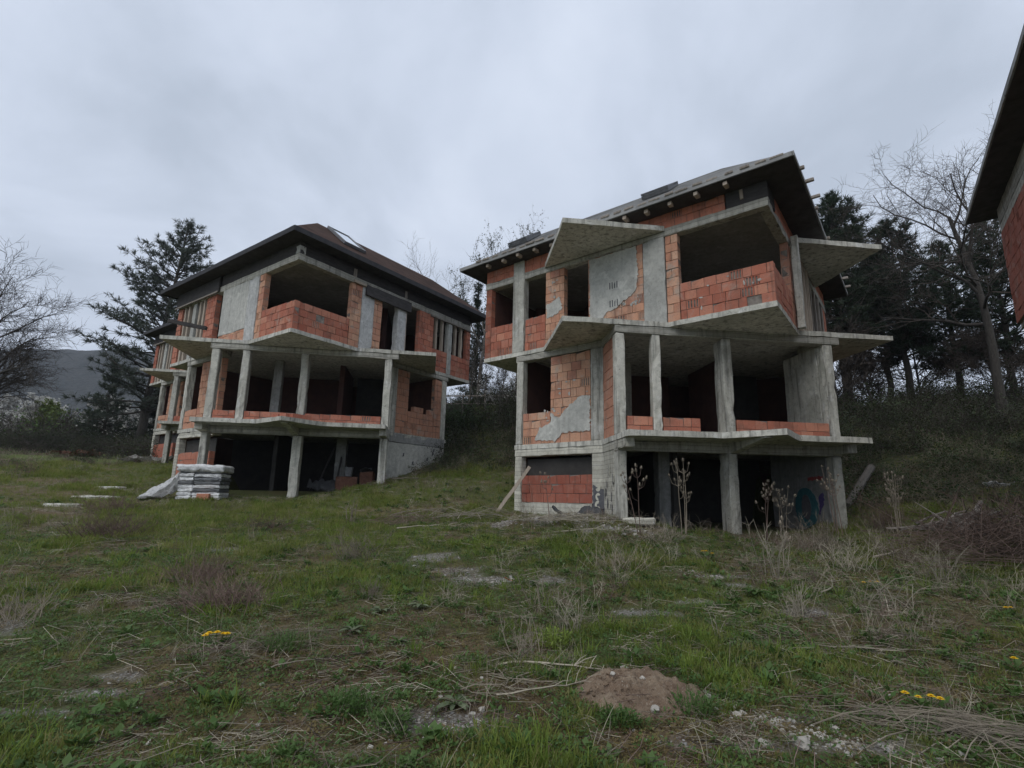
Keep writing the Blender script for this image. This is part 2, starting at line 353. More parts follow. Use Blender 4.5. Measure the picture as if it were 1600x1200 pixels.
def pmask(lst, x, y, seed, w=.9):
    wob = (fbm(x, y, 2.2, 6, seed) - .5) * 2.4
    m = np.zeros_like(x)
    for a, b, rx, ry in lst:
        d = np.sqrt(((x - a) / rx) ** 2 + ((y - b) / ry) ** 2)
        m = np.maximum(m, np.clip((1.15 + wob * w - d) / .8, 0, 1))
    return m
def masks(x, y):
    x = np.asarray(x, float); y = np.asarray(y, float)
    gr = pmask(GRAVEL, x, y, 31, 1.3); ba = pmask(BARE, x, y, 41); lu = pmask(LUSH, x, y, 51); st = pmask(STRAW, x, y, 61)
    n = fbm(x, y, .8, 4, 71)
    ba = np.maximum(ba, np.clip((n - .58) / .08, 0, 1) * .7)
    lu = np.maximum(lu, np.clip((fbm(x, y, .5, 4, 81) - .56) / .08, 0, 1)) * (1 - .85 * ba)
    hill = np.clip((y - np.where(x > 7.5, 13.0, np.where(x < 3, 19.5, 15.5))) / 1.6, 0, 1) * np.clip((hsmooth(x, y) - np.where(x > 7.5, -.5, .5)) / .8, 0, 1) * (x > -8)
    heap = np.clip((1.25 - np.hypot((x - .95) / .46, (y - 4.58) / .44)) / .3, 0, 1); ba = np.maximum(ba, heap)
    return gr, ba, lu, st, hill
def build_ground():
    u = np.linspace(-1, 1, 361)
    xs = np.sinh(u * 4.6) / math.sinh(4.6) * 420
    v = np.linspace(0, 1, 381)
    ys = np.concatenate([[-200, -90, -40, -18, -8, -3, 0, 1.2, 2.0], 2.4 + (np.exp(v * 4.9) - 1) / (math.exp(4.9) - 1) * 420])
    X, Y = np.meshgrid(xs, ys)
    Z = ground_h(X, Y)
    nx, ny = len(xs), len(ys)
    me = bpy.data.meshes.new('ground')
    me.vertices.add(nx * ny)
    me.vertices.foreach_set('co', np.stack([X, Y, Z], -1).astype(np.float32).ravel())
    i = np.arange(nx * ny).reshape(ny, nx)
    q = np.stack([i[:-1, :-1], i[:-1, 1:], i[1:, 1:], i[1:, :-1]], -1).reshape(-1, 4)
    me.loops.add(q.size); me.polygons.add(len(q))
    me.loops.foreach_set('vertex_index', q.ravel().astype(np.int32))
    me.polygons.foreach_set('loop_start', np.arange(0, q.size, 4, dtype=np.int32))
    me.polygons.foreach_set('use_smooth', np.ones(len(q), bool))
    me.update(); me.validate()
    ms = masks(X.ravel(), Y.ravel())
    for nm, a in zip(('gravel', 'bare', 'lush', 'straw', 'hillside'), ms):
        at = me.attributes.new(nm, 'FLOAT', 'POINT'); at.data.foreach_set('value', a.astype(np.float32))
    mt, nt, bs = newmat('meadow_soil', .95); g = G(nt); P = g.pos()
    at = lambda n: g.n('ShaderNodeAttribute', attribute_name=n).outputs['Fac']
    base = g.mix(g.rng(g.noise(P, 2.2, 6, .65), .35, .68), (.085, .105, .032), (.115, .115, .045))
    base = g.mix(g.rng(g.noise(P, 30, 5, .7), .45, .7, 0, .7), base, (.035, .032, .018))
    lush = g.mix(g.rng(g.noise(P, 18, 4, .7), .4, .65), (.08, .105, .025), (.11, .13, .035))
    bare = g.mix(g.rng(g.noise(P, 6, 6, .7), .38, .66), (.125, .085, .052), (.185, .138, .08))
    bare = g.mix(g.rng(g.noise(P, 3.2, 4, .6), .5, .66, 0, .7), bare, (.115, .098, .036))
    bare = g.mix(g.rng(g.noise(P, 55, 4, .7), .6, .7, 0, .6), bare, (.22, .19, .15))
    vo = g.n('ShaderNodeTexVoronoi', {'Vector': P, 'Scale': 42.0}); vd = vo.outputs['Distance']
    vr = g.n('ShaderNodeSeparateColor', {0: vo.outputs['Color']}).outputs[0]
    grv = g.mix(vr, (.22, .21, .195), (.42, .405, .385)); grv = g.mix(g.rng(vd, .35, .6, 0, .8), grv, (.13, .115, .09))
    hl = g.mix(g.rng(g.noise(P, 5, 5, .7), .4, .65), (.040, .050, .020), (.066, .072, .03))
    c = g.mix(at('lush'), base, lush); c = g.mix(at('bare'), c, bare)
    c = g.mix(g.math('MULTIPLY', at('straw'), .5), c, (.12, .10, .065))
    c = g.mix(at('hillside'), c, hl)
    c = g.mix(g.rng(g.math('ADD', at('gravel'), g.math('MULTIPLY', g.math('SUBTRACT', g.noise(P, 14, 5, .7), .5), 1.6)), .2, 1.0, 0, .85), c, grv)
    nt.links.new(c, bs.inputs['Base Color'])
    hh = g.math('ADD', g.noise(P, 25, 6, .7), g.math('MULTIPLY', g.noise(P, 80, 3, .7), .5))
    g.bump(hh, .9, .04, bs)
    o = link('ground', me, mt); tag(o, kind='structure')
build_ground()

# far wooded hill
def build_hill():
    xs = np.linspace(-900, 60, 130); ys = np.linspace(330, 640, 30)
    X, Y = np.meshgrid(xs, ys)
    t = (Y - 330) / 310
    prof = np.sin(np.clip(t, 0, 1) * math.pi) ** .8
    top = 118 + 10 * np.sin(X / 90) + 14 * (fbm(X, Y, .008, 3, 3) - .5) - np.clip((X + 230) / 2.2, 0, 130)
    Z = -5 + prof * np.maximum(top, 0) * 1.1 + (fbm(X, Y, .11, 3, 8) - .5) * 7 * prof
    bm = bmesh.new(); vv = [[bm.verts.new((X[j, i], Y[j, i], Z[j, i])) for i in range(len(xs))] for j in range(len(ys))]
    for j in range(len(ys) - 1):
        for i in range(len(xs) - 1): bm.faces.new((vv[j][i], vv[j][i + 1], vv[j + 1][i + 1], vv[j + 1][i]))
    mt = noisy('wooded_hill', [(.018, .022, .022), (.045, .047, .042)], .12, bump=1, dist=4)
    o = from_bm('hill', bm, mt, None, True); tag(o, kind='structure')
build_hill()

# ------------------------------------------------------------------ houses: helpers
FR = {'u': ((0, 0), (-H2R, H2R), (-H2R, -H2R)), 'v': ((0, 0), (H2R, H2R), (H2R, -H2R)), 'f': ((0, 0), (1, 0), (0, -1)),
      'bl': ((-9.0 * H2R, 9.0 * H2R), (H2R, H2R), (-H2R, H2R)), 'br': ((8.9 * H2R, 8.9 * H2R), (-H2R, H2R), (H2R, H2R))}
def ret(p, side):   # a frame standing at right angles to the front: s runs away from the viewer measured from q = 0
    return ((p, 0), (0, 1), (side, 0))
def F2L(fr, s, n, z):
    O, a, nn = FR[fr] if isinstance(fr, str) else fr
    return Vector((O[0] + a[0] * s + nn[0] * n, O[1] + a[1] * s + nn[1] * n, z))
def bbox_bm(fr, s0, s1, n0, n1, z0, z1, seg=.24, jit=.009, bev=.014):
    bm = bmesh.new(); bmesh.ops.create_cube(bm, size=1.0)
    for v in bm.verts:
        v.co = Vector((s0 + (v.co.x + .5) * (s1 - s0), n0 + (v.co.y + .5) * (n1 - n0), z0 + (v.co.z + .5) * (z1 - z0)))
    b = min(bev, abs(s1 - s0) * .2, abs(n1 - n0) * .2, abs(z1 - z0) * .2)
    if b > 0: bmesh.ops.bevel(bm, geom=bm.edges[:], offset=b, segments=1, affect='EDGES')
    if seg:
        for ax, (lo, hi) in enumerate(((s0, s1), (n0, n1), (z0, z1))):
            k = int(abs(hi - lo) / seg)
            for i in range(1, k + 1):
                co = Vector(); co[ax] = lo + (hi - lo) * i / (k + 1); no = Vector(); no[ax] = 1
                bmesh.ops.bisect_plane(bm, geom=bm.verts[:] + bm.edges[:] + bm.faces[:], plane_co=co, plane_no=no)
    off = random.uniform(0, 50)
    for v in bm.verts:
        w = v.co.copy()
        v.co += noise.noise_vector(w * 2.7 + Vector((off, 0, 0))) * jit + noise.noise_vector(w * 9 + Vector((0, off, 0))) * jit * .6
    if seg and jit:
        lo = (s0, n0, z0); hi = (s1, n1, z1); ctr = Vector(((s0 + s1) / 2, (n0 + n1) / 2, (z0 + z1) / 2))
        for v in bm.verts:
            ax = [i for i in range(3) if min(abs(v.co[i] - lo[i]), abs(v.co[i] - hi[i])) < b + jit * 2]
            if len(ax) >= 2 and random.random() < .16:
                k = random.uniform(.012, .035)
                for i in ax: v.co[i] += k * (1 if ctr[i] > v.co[i] else -1) * min(1, abs(hi[i] - lo[i]) * 4)
    for v in bm.verts: v.co = F2L(fr, v.co.x, v.co.y, v.co.z)
    bmesh.ops.recalc_face_normals(bm, faces=bm.faces[:])
    return bm
def prism_bm(poly, z0, z1, seg=.3, jit=.011, dz=None):
    """poly in (p, q); dz(p,q) optional extra height"""
    bm = bmesh.new()
    lo = [bm.verts.new((p, -q, z0)) for p, q in poly]; hi = [bm.verts.new((p, -q, z1)) for p, q in poly]
    bm.faces.new(lo); bm.faces.new(hi)
    n = len(poly)
    for i in range(n): bm.faces.new((lo[i], lo[(i + 1) % n], hi[(i + 1) % n], hi[i]))
    bm.normal_update(); bmesh.ops.triangulate(bm, faces=bm.faces[:2])
    if seg:
        xs = [v.co.x for v in bm.verts]; ys = [v.co.y for v in bm.verts]
        for ax, (a, b) in enumerate(((min(xs), max(xs)), (min(ys), max(ys)))):
            k = int((b - a) / seg)
            for i in range(1, k + 1):
                co = Vector(); co[ax] = a + (b - a) * i / (k + 1) + .013; no = Vector(); no[ax] = 1
                bmesh.ops.bisect_plane(bm, geom=bm.verts[:] + bm.edges[:] + bm.faces[:], plane_co=co, plane_no=no)
        for v in bm.verts: v.co += noise.noise_vector(v.co * 3.1 + Vector((9, 4, 2))) * jit + noise.noise_vector(v.co * 11) * jit * .9
    bmesh.ops.recalc_face_normals(bm, faces=bm.faces[:])
    return bm
def sheet_bm(fr, outline, n0, n1, rough=0):
    if rough:
        o2 = []
        for i, (s, z) in enumerate(outline):
            s2, z2 = outline[(i + 1) % len(outline)]; k = max(1, int(math.hypot(s2 - s, z2 - z) / .05))
            for j in range(k):
                t = j / k; w = rough if 0 < j else rough * .3
                o2.append((s + (s2 - s) * t + random.uniform(-w, w), z + (z2 - z) * t + random.uniform(-w, w)))
        outline = o2
    bm = bmesh.new()
    a = [bm.verts.new(F2L(fr, s, n0, z)) for s, z in outline]; b = [bm.verts.new(F2L(fr, s, n1, z)) for s, z in outline]
    f1 = bm.faces.new(a); f2 = bm.faces.new(b); n = len(a)
    for i in range(n): bm.faces.new((a[i], a[(i + 1) % n], b[(i + 1) % n], b[i]))
    bm.normal_update(); bmesh.ops.triangulate(bm, faces=[f1, f2]); bmesh.ops.recalc_face_normals(bm, faces=bm.faces[:])
    return bm
_bk = {}
def brick_mesh(mat, var):
    k = (mat, var)
    if k in _bk: return _bk[k]
    bm = bmesh.new()
    def cube(x0, x1, y0, y1, z0, z1):
        r = bmesh.ops.create_cube(bm, size=1)
        for v in r['verts']: v.co = Vector((x0 + (v.co.x + .5) * (x1 - x0), y0 + (v.co.y + .5) * (y1 - y0), z0 + (v.co.z + .5) * (z1 - z0)))
        return r['verts']
    if var < 4:
        rr = random.Random(var)
        cube(-.5, .5, -.5, .5, -.5, .5)
        bmesh.ops.bevel(bm, geom=bm.edges[:], offset=.022, segments=1, affect='EDGES')
        for v in bm.verts: v.co += Vector((rr.uniform(-.01, .01), rr.uniform(-.02, .02), rr.uniform(-.012, .012)))
        if var == 3:
            for v in bm.verts:
                if v.co.x > .3 and v.co.z > .3: v.co.z -= .16; v.co.x -= .05
    else:   # block laid with its hollow side showing: ribs over a deep body
        cube(-.49, .49, -.3, .3, -.49, .49)
        for a, b in ((-.5, -.40), (-.27, -.19), (-.05, .05), (.19, .27), (.40, .5)): cube(a, b, -.5, .5, -.44, .44)
        cube(-.5, .5, -.5, .5, .44, .5); cube(-.5, .5, -.5, .5, -.5, -.44)
    me = bpy.data.meshes.new('brick'); bm.to_mesh(me); bm.free(); me.materials.append(M[mat])
    _bk[k] = me
    return me
class House:
    def __init__(s, key, label, S2):
        h = HOUSES[key]; s.key = key; s.S2 = S2; s.count = 0; s.joined = {}; s.single = True
        s.root = empty('unfinished_house', (h['x'], h['y'], h['z']), h['yaw'])
        tag(s.root, label, 'house', 'unfinished concrete and brick houses')
    def part(s, name, bm, mat, parent=None, label=None, smooth=False):
        o = from_bm(name, bm, M[mat], parent or s.root, smooth)
        if label: o['label'] = label
        return o
    def box(s, name, fr, s0, s1, n0, n1, z0, z1, mat='concrete', parent=None, label=None, **k):
        return s.part(name, bbox_bm(fr, s0, s1, n0, n1, z0, z1, **k), mat, parent, label)
    def prism(s, name, poly, z0, z1, mat='concrete', **k): return s.part(name, prism_bm(poly, z0, z1, **k), mat)
    def sheet(s, name, fr, outline, n0, n1, mat, parent=None, rough=0): return s.part(name, sheet_bm(fr, outline, n0, n1, rough), mat, parent)
    def bricks(s, fr, s0, s1, z0, z1, mat='brick_red', n=-.03, thick=.2, bl=.33, bh=.25, slot=.06, miss=0., single=True, jag=0., gone=()):
        rows = max(1, round((z1 - z0) / bh)); bh = (z1 - z0) / rows
        core = s.box('brick_wall', fr, s0 + .008, s1 - .008, n - thick + .02, n - .02, z0, z1 - (bh if jag else 0) - .012, 'mortar', seg=0, jit=0, bev=0)
        O, a, nn = FR[fr] if isinstance(fr, str) else fr
        ang = math.atan2(a[1], a[0])
        for r in range(rows):
            cuts = [s0]; x = s0 + (bl * .5 if r % 2 else bl) * random.uniform(.93, 1.05)
            while x < s1 - .1: cuts.append(x); x += bl * random.uniform(.9, 1.06) * (.62 if random.random() < .09 else 1)
            cuts.append(s1)
            for i in range(len(cuts) - 1):
                if r == rows - 1 and random.random() < jag: continue
                if (r, i) in gone or random.random() < miss: continue
                L = cuts[i + 1] - cuts[i] - .012; ctr = (cuts[i] + cuts[i + 1]) / 2
                var = 4 if random.random() < slot else random.choice((0, 1, 2, 0, 1, 2, 3) if r < rows - 1 else (0, 1, 2, 3))
                if var == 3 and r < rows - 1 and random.random() < .6: var = 0
                co = F2L(fr, ctr, n - thick / 2 + random.gauss(0, .0035), z0 + (r + .5) * bh - .003)
                mw = Matrix.Translation(co) @ Matrix.Rotation(ang + random.gauss(0, .006), 4, 'Z') @ Matrix.Rotation(random.gauss(0, .005), 4, 'Y')
                mw = mw @ Matrix.Diagonal((L, thick, bh - .012, 1))
                if single and s.single and s.count < 300:
                    s.count += 1
                    o = bpy.data.objects.new('brick', brick_mesh(mat, var)); COL.objects.link(o); o.parent = core; o.matrix_basis = mw
                else:
                    s.joined.setdefault(mat, bmesh.new())
                    t = bmesh.new(); t.from_mesh(brick_mesh(mat, var)); t.transform(mw); me = bpy.data.meshes.new('t'); t.to_mesh(me); t.free()
                    s.joined[mat].from_mesh(me); bpy.data.meshes.remove(me)
        return core
    def finish(s):
        for mat, bm in s.joined.items():
            o = s.part('bricks', bm, mat); o['kind'] = 'stuff'
    def roof(s, pitch, mat, o=.56, oL=None, oV=None):
        S2 = s.S2; ze = S2 + 3.2; t = math.tan(math.radians(pitch)); d = 1.95; o2 = oL or o; oV = oV or o
        def corner(su, sv): return (-su * H2R + sv * H2R, su * H2R + sv * H2R)
        P0 = [corner(-oV, -o), corner(-oV, 8.9 + o), corner(9.0 + o, 8.9 + o), corner(9.0 + o2, -o)]
        P1 = [corner(-o + d, -o + d), corner(-o + d, 8.9 + o - d), corner(9.0 + o - d, 8.9 + o - d), corner(9.0 + o2 - d, -o + d)]
        bm = bmesh.new()
        a = [bm.verts.new((x, y, ze)) for x, y in P0]; b = [bm.verts.new((x, y, ze + d * t)) for x, y in P1]
        cx = sum(x for x, y in P1) / 4; cy = sum(y for x, y in P1) / 4
        c = bm.verts.new((cx, cy, ze + d * t + .45))
        for i in range(4):
            j = (i + 1) % 4; bm.faces.new((a[i], a[j], b[j], b[i])); bm.faces.new((b[i], b[j], c))
        bmesh.ops.solidify(bm, geom=bm.faces[:], thickness=.05)
        bmesh.ops.recalc_face_normals(bm, faces=bm.faces[:])
        rf = s.part('roof', bm, mat)
        pin = [corner(-oV + .03, -o + .03), corner(-oV + .03, 8.87 + o), corner(8.97 + o, 8.87 + o), corner(8.97 + o2, -o + .03)]
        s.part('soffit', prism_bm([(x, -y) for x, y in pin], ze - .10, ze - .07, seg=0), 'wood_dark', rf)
        for i in range(4):
            (x0, y0), (x1, y1) = P0[i], P0[(i + 1) % 4]; L = math.hypot(x1 - x0, y1 - y0); aa = ((x1 - x0) / L, (y1 - y0) / L); n_ = (aa[1], -aa[0])
            s.part('fascia', bbox_bm(((x0, y0), aa, n_), -.0, L - .03, -.025, .012, ze - (.15 if mat == 'roof_brown' else .09), ze + .035, seg=.6, jit=.006, bev=.006), 'fascia' if mat == 'roof_brown' else 'roof_grey', rf)
        return rf
def corner_poly(f): return f
def skylight(H, rf, fr, s, n, w, L, pitch, ze, tilt=0):
    t = math.radians(pitch); O, a, nn = FR[fr]
    ex = Vector((a[0], a[1], 0)); ey = Vector((-nn[0] * math.cos(t), -nn[1] * math.cos(t), math.sin(t))); ez = ex.cross(ey)
    if ez.z < 0: ez = -ez
    base = F2L(fr, s, n, ze + (.56 - n) * math.tan(t)) + ez * .02
    def bar(x0, x1, y0, y1, z0, z1, E):
        bm = bmesh.new(); r = bmesh.ops.create_cube(bm, size=1)
        for v in bm.verts:
            q = (x0 + (v.co.x + .5) * (x1 - x0), y0 + (v.co.y + .5) * (y1 - y0), z0 + (v.co.z + .5) * (z1 - z0))
            v.co = base + E[0] * q[0] + E[1] * q[1] + E[2] * q[2]
        bmesh.ops.recalc_face_normals(bm, faces=bm.faces[:]); return bm
    E0 = (ex, ey, ez)
    w2 = w / 2; fr_bm = bmesh.new()
    def join(b):
        me = bpy.data.meshes.new('t'); b.to_mesh(me); b.free(); fr_bm.from_mesh(me); bpy.data.meshes.remove(me)
    R = Matrix.Rotation(tilt, 3, ex); E1 = (ex, R @ ey, R @ ez)
    for q in ((-w2, -w2 + .07, 0, L), (w2 - .07, w2, 0, L), (-w2 + .07, w2 - .07, 0, .07), (-w2 + .07, w2 - .07, L - .07, L)):
        join(bar(q[0], q[1], q[2], q[3], 0, .10, E0))
        if tilt: join(bar(q[0], q[1], q[2], q[3], .11, .17, E1))
    win = H.part('skylight', fr_bm, 'metal', rf)
    H.part('pane', bar(-w2 + .071, w2 - .071, .071, L - .071, .06, .075, E0 if not tilt else E1), 'glass', rf)

def common(H, D, detail=True):
    """concrete skeleton shared by the houses. D holds the measures of the front"""
    S2 = H.S2; zl, zt = S2 + 2.43, S2 + 2.66; a1, a2 = D['a1'], D['a2']; pL, pR = D['pL'], D['pR']; zg = D['zg']
    # first floor slab with its star shaped front, second floor slab
    H.prism('floor_slab', [(-D['t1L'], -a1), (-a1, -a1), (0, 0), (a1, -a1), (D['t1R'], -a1), (pR + .02, -pR - .02), (5.3, -5.3), (2.1, -8.5), (-2.2, -8.52), (-D['uF'] * H2R - .01, -D['uF'] * H2R - .01), (pL - .02, pL - .02)], -.14, 0, 'concrete')
    t = D['t2']
    H.prism('floor_slab', [(-t, -a2), (-a2, -a2), (0, .03), (a2, -a2), (t, -a2), (t, -t), (6.29, -6.29), (0, -12.62), (-6.36, -6.36), (-t, -t)], S2 - .13, S2, 'concrete')
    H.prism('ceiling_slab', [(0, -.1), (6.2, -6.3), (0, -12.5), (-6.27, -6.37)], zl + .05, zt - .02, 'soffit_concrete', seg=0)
    # beams
    H.box('beam', 'f', pL - .03, pR + .25, -a2 - .30, -a2 - .02, S2 - .34, S2 - .132, 'board_concrete')
    H.box('beam', 'f', pL - .03, pR + .03, -a2 - .30, -a2 - .06, -.40, -.142, 'board_concrete')
    for k, (p, sd) in enumerate(((pL, -1), (pR, 1))):
        f = ret(p, sd); H.box('beam', f, a2 + .302, abs(p) + .1, -.24, 0, S2 - .34, S2 - .132, 'board_concrete')
        H.box('beam', f, a1 + .35, abs(p) - .02, -.24, .01, -.36, -.142, 'pale_concrete' if sd < 0 else 'concrete')
    H.box('beam', 'u', abs(pL) * R2 - .05, D['uF'] + .02, -.28, -.006, S2 - .33, S2 - .132, 'board_concrete')
    H.box('beam', 'v', abs(pR) * R2 + .0, 7.5, -.28, -.006, S2 - .33, S2 - .132, 'board_concrete')
    H.box('beam', 'u', abs(pL) * R2 - .02, D['uF'] + .01, -.28, -.012, -.36, -.142, 'pale_concrete')
    H.box('lintel', 'u', 0, 9.02, -.26, -.012, zl, zt, 'board_concrete')
    H.box('lintel', 'v', .262, 8.9, -.26, -.012, zl, zt, 'board_concrete')
    # rib under the slab tip, tapering from the middle column
    bm = bmesh.new(); m0 = D['mid'][0]
    for x in (-.1, .1):
        for q, z in ((-a2 - .08, -.142), (-.35, -.142), (-.35, -.17), (-a2 - .08, -.40)): bm.verts.new((m0 * .6 + x, -q, z))
    vv = list(bm.verts)
    for f in ((0, 1, 2, 3), (4, 5, 6, 7), (0, 1, 5, 4), (1, 2, 6, 5), (2, 3, 7, 6), (3, 0, 4, 7)): bm.faces.new([vv[i] for i in f])
    bmesh.ops.recalc_face_normals(bm, faces=bm.faces[:]); H.part('rib', bm, 'concrete')
    # columns of the open front
    for (p, w, dpt) in D['cols1']: H.box('column', 'f', p, p + w, -a2 - .04 - dpt, -a2 - .04, 0.002, S2 - .342, 'concrete', bev=.02)
    for (p, w, dpt) in D['cols0']: H.box('column', 'f', p, p + w, -a2 - .06 - dpt, -a2 - .06, zg - .3, -.402, 'concrete', bev=.02)
    # closed back: lower floors and upper floor
    for (z0, z1) in ((zg - .6, -.145), (0.002, S2 - .135)):
        pts = [(-5.0, -5.6), (-2.15, -8.45), (2.05, -8.43), (4.95, -5.5)]
        for i in range(len(pts) - 1):
            (p0, q0), (p1, q1) = pts[i], pts[i + 1]; L = math.hypot(p1 - p0, q1 - q0); aa = ((p1 - p0) / L, -(q1 - q0) / L)
            H.box('back_wall', ((p0, -q0), aa, (aa[1], -aa[0])), .005, L - .005, -.2, 0, z0, z1, 'brick_inner_shaded', seg=0, jit=0)
    for fr, L in (('bl', 8.9), ('br', 9.0)): H.box('back_wall', fr, .27, L - .27, -.24, -.02, S2 + .002, zl, 'brick_inner_shaded', seg=0, jit=0)
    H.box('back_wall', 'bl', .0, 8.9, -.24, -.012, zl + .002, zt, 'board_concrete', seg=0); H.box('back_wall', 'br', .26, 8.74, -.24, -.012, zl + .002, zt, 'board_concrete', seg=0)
    # inner partitions, the side walls added to block daylight
    H.box('inner_wall', 'f', -2.2, .4, -7.3, -7.1, 0.002, S2 - .135, 'brick_inner_shaded', seg=0, jit=0)
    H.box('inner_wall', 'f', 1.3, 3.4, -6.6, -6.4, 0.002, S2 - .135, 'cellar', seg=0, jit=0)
    H.box('inner_wall', ret(1.1, 1), 4.2, 6.6, -.2, 0, 0.002, S2 - .135, 'brick_inner_shaded', seg=0, jit=0)
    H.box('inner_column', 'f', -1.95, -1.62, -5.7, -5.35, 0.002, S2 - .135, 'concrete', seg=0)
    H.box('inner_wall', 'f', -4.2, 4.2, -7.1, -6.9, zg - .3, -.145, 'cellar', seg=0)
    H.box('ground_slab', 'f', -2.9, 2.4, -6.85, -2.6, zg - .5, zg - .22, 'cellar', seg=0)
    H.box('inner_wall', ret(pL + 2.0, -1), 3.3, 6.85, -.15, 0, zg - .3, -.145, 'cellar', seg=0)  # partition added to block light coming from the open front
    H.box('shade_lining', 'u', 4.6, D['uF'] - .3, -.30, -.262, zg - .3, -.43, 'cellar', seg=0, jit=0)  # dark sheet added over the brick's inner face, shade put into its colour
    H.box('inner_wall', 'f', -4.4, 4.4, -8.0, -7.8, S2 + .002, zl + .04, 'brick_inner_shaded', seg=0, jit=0)
    H.box('inner_wall', ret(-2.6, -1), 4.2, 7.7, -.2, 0, S2 + .002, zl + .04, 'brick_inner_shaded', seg=0, jit=0)
    H.box('inner_wall', ret(2.6, 1), 4.2, 7.7, -.2, 0, S2 + .002, zl + .04, 'brick_inner_shaded', seg=0, jit=0)

def front_parapet(H, D, segs):
    for a, b, z in segs: H.bricks('f', a, b, 0.004, z, 'brick_red', n=-D['a2'] - .07, thick=.12, bh=.235, bl=.36, slot=.02)

def v_upper(H, props=False):
    S2 = H.S2; zl = S2 + 2.43
    if props: H.bricks('v', .235, 2.2, S2, S2 + 1.0)
    H.bricks('v', 2.2, 2.66, S2, zl, 'brick_old', slot=.12)
    H.box('column', 'v', 2.665, 3.24, -.27, -.01, S2, zl, 'white_plaster')
    H.bricks('v', 3.245, 3.63, S2, zl, 'brick_old')
    H.box('column', 'v', 4.42, 4.84, -.30, .0, S2, zl, 'white_plaster')
    H.bricks('v', 5.6, 6.45, S2, zl, 'brick_red')
    H.bricks('v', 6.455, 7.35, S2, S2 + .97, 'brick_red'); H.bricks('v', 7.6, 8.62, S2, S2 + .97, 'brick_red')
    H.box('column', 'v', 7.355, 7.595, -.24, .01, S2, zl, 'plaster')
    for x in (6.62, 7.0, 7.86, 8.25): H.box('mullion', 'v', x, x + .11, -.2, -.06, S2 + .972, zl, 'wood_pale', bev=.01)
    H.box('timber_plate', 'v', 6.2, 9.05, -.011, .06, zl - .09, zl - .02, 'wood', bev=.006)
    H.bricks('v', 8.625, 8.89, S2, zl, 'brick_red')
    H.box('timber_plate', 'v', 4.85, 4.93, -.2, -.05, S2, zl, 'wood_pale', bev=.01)

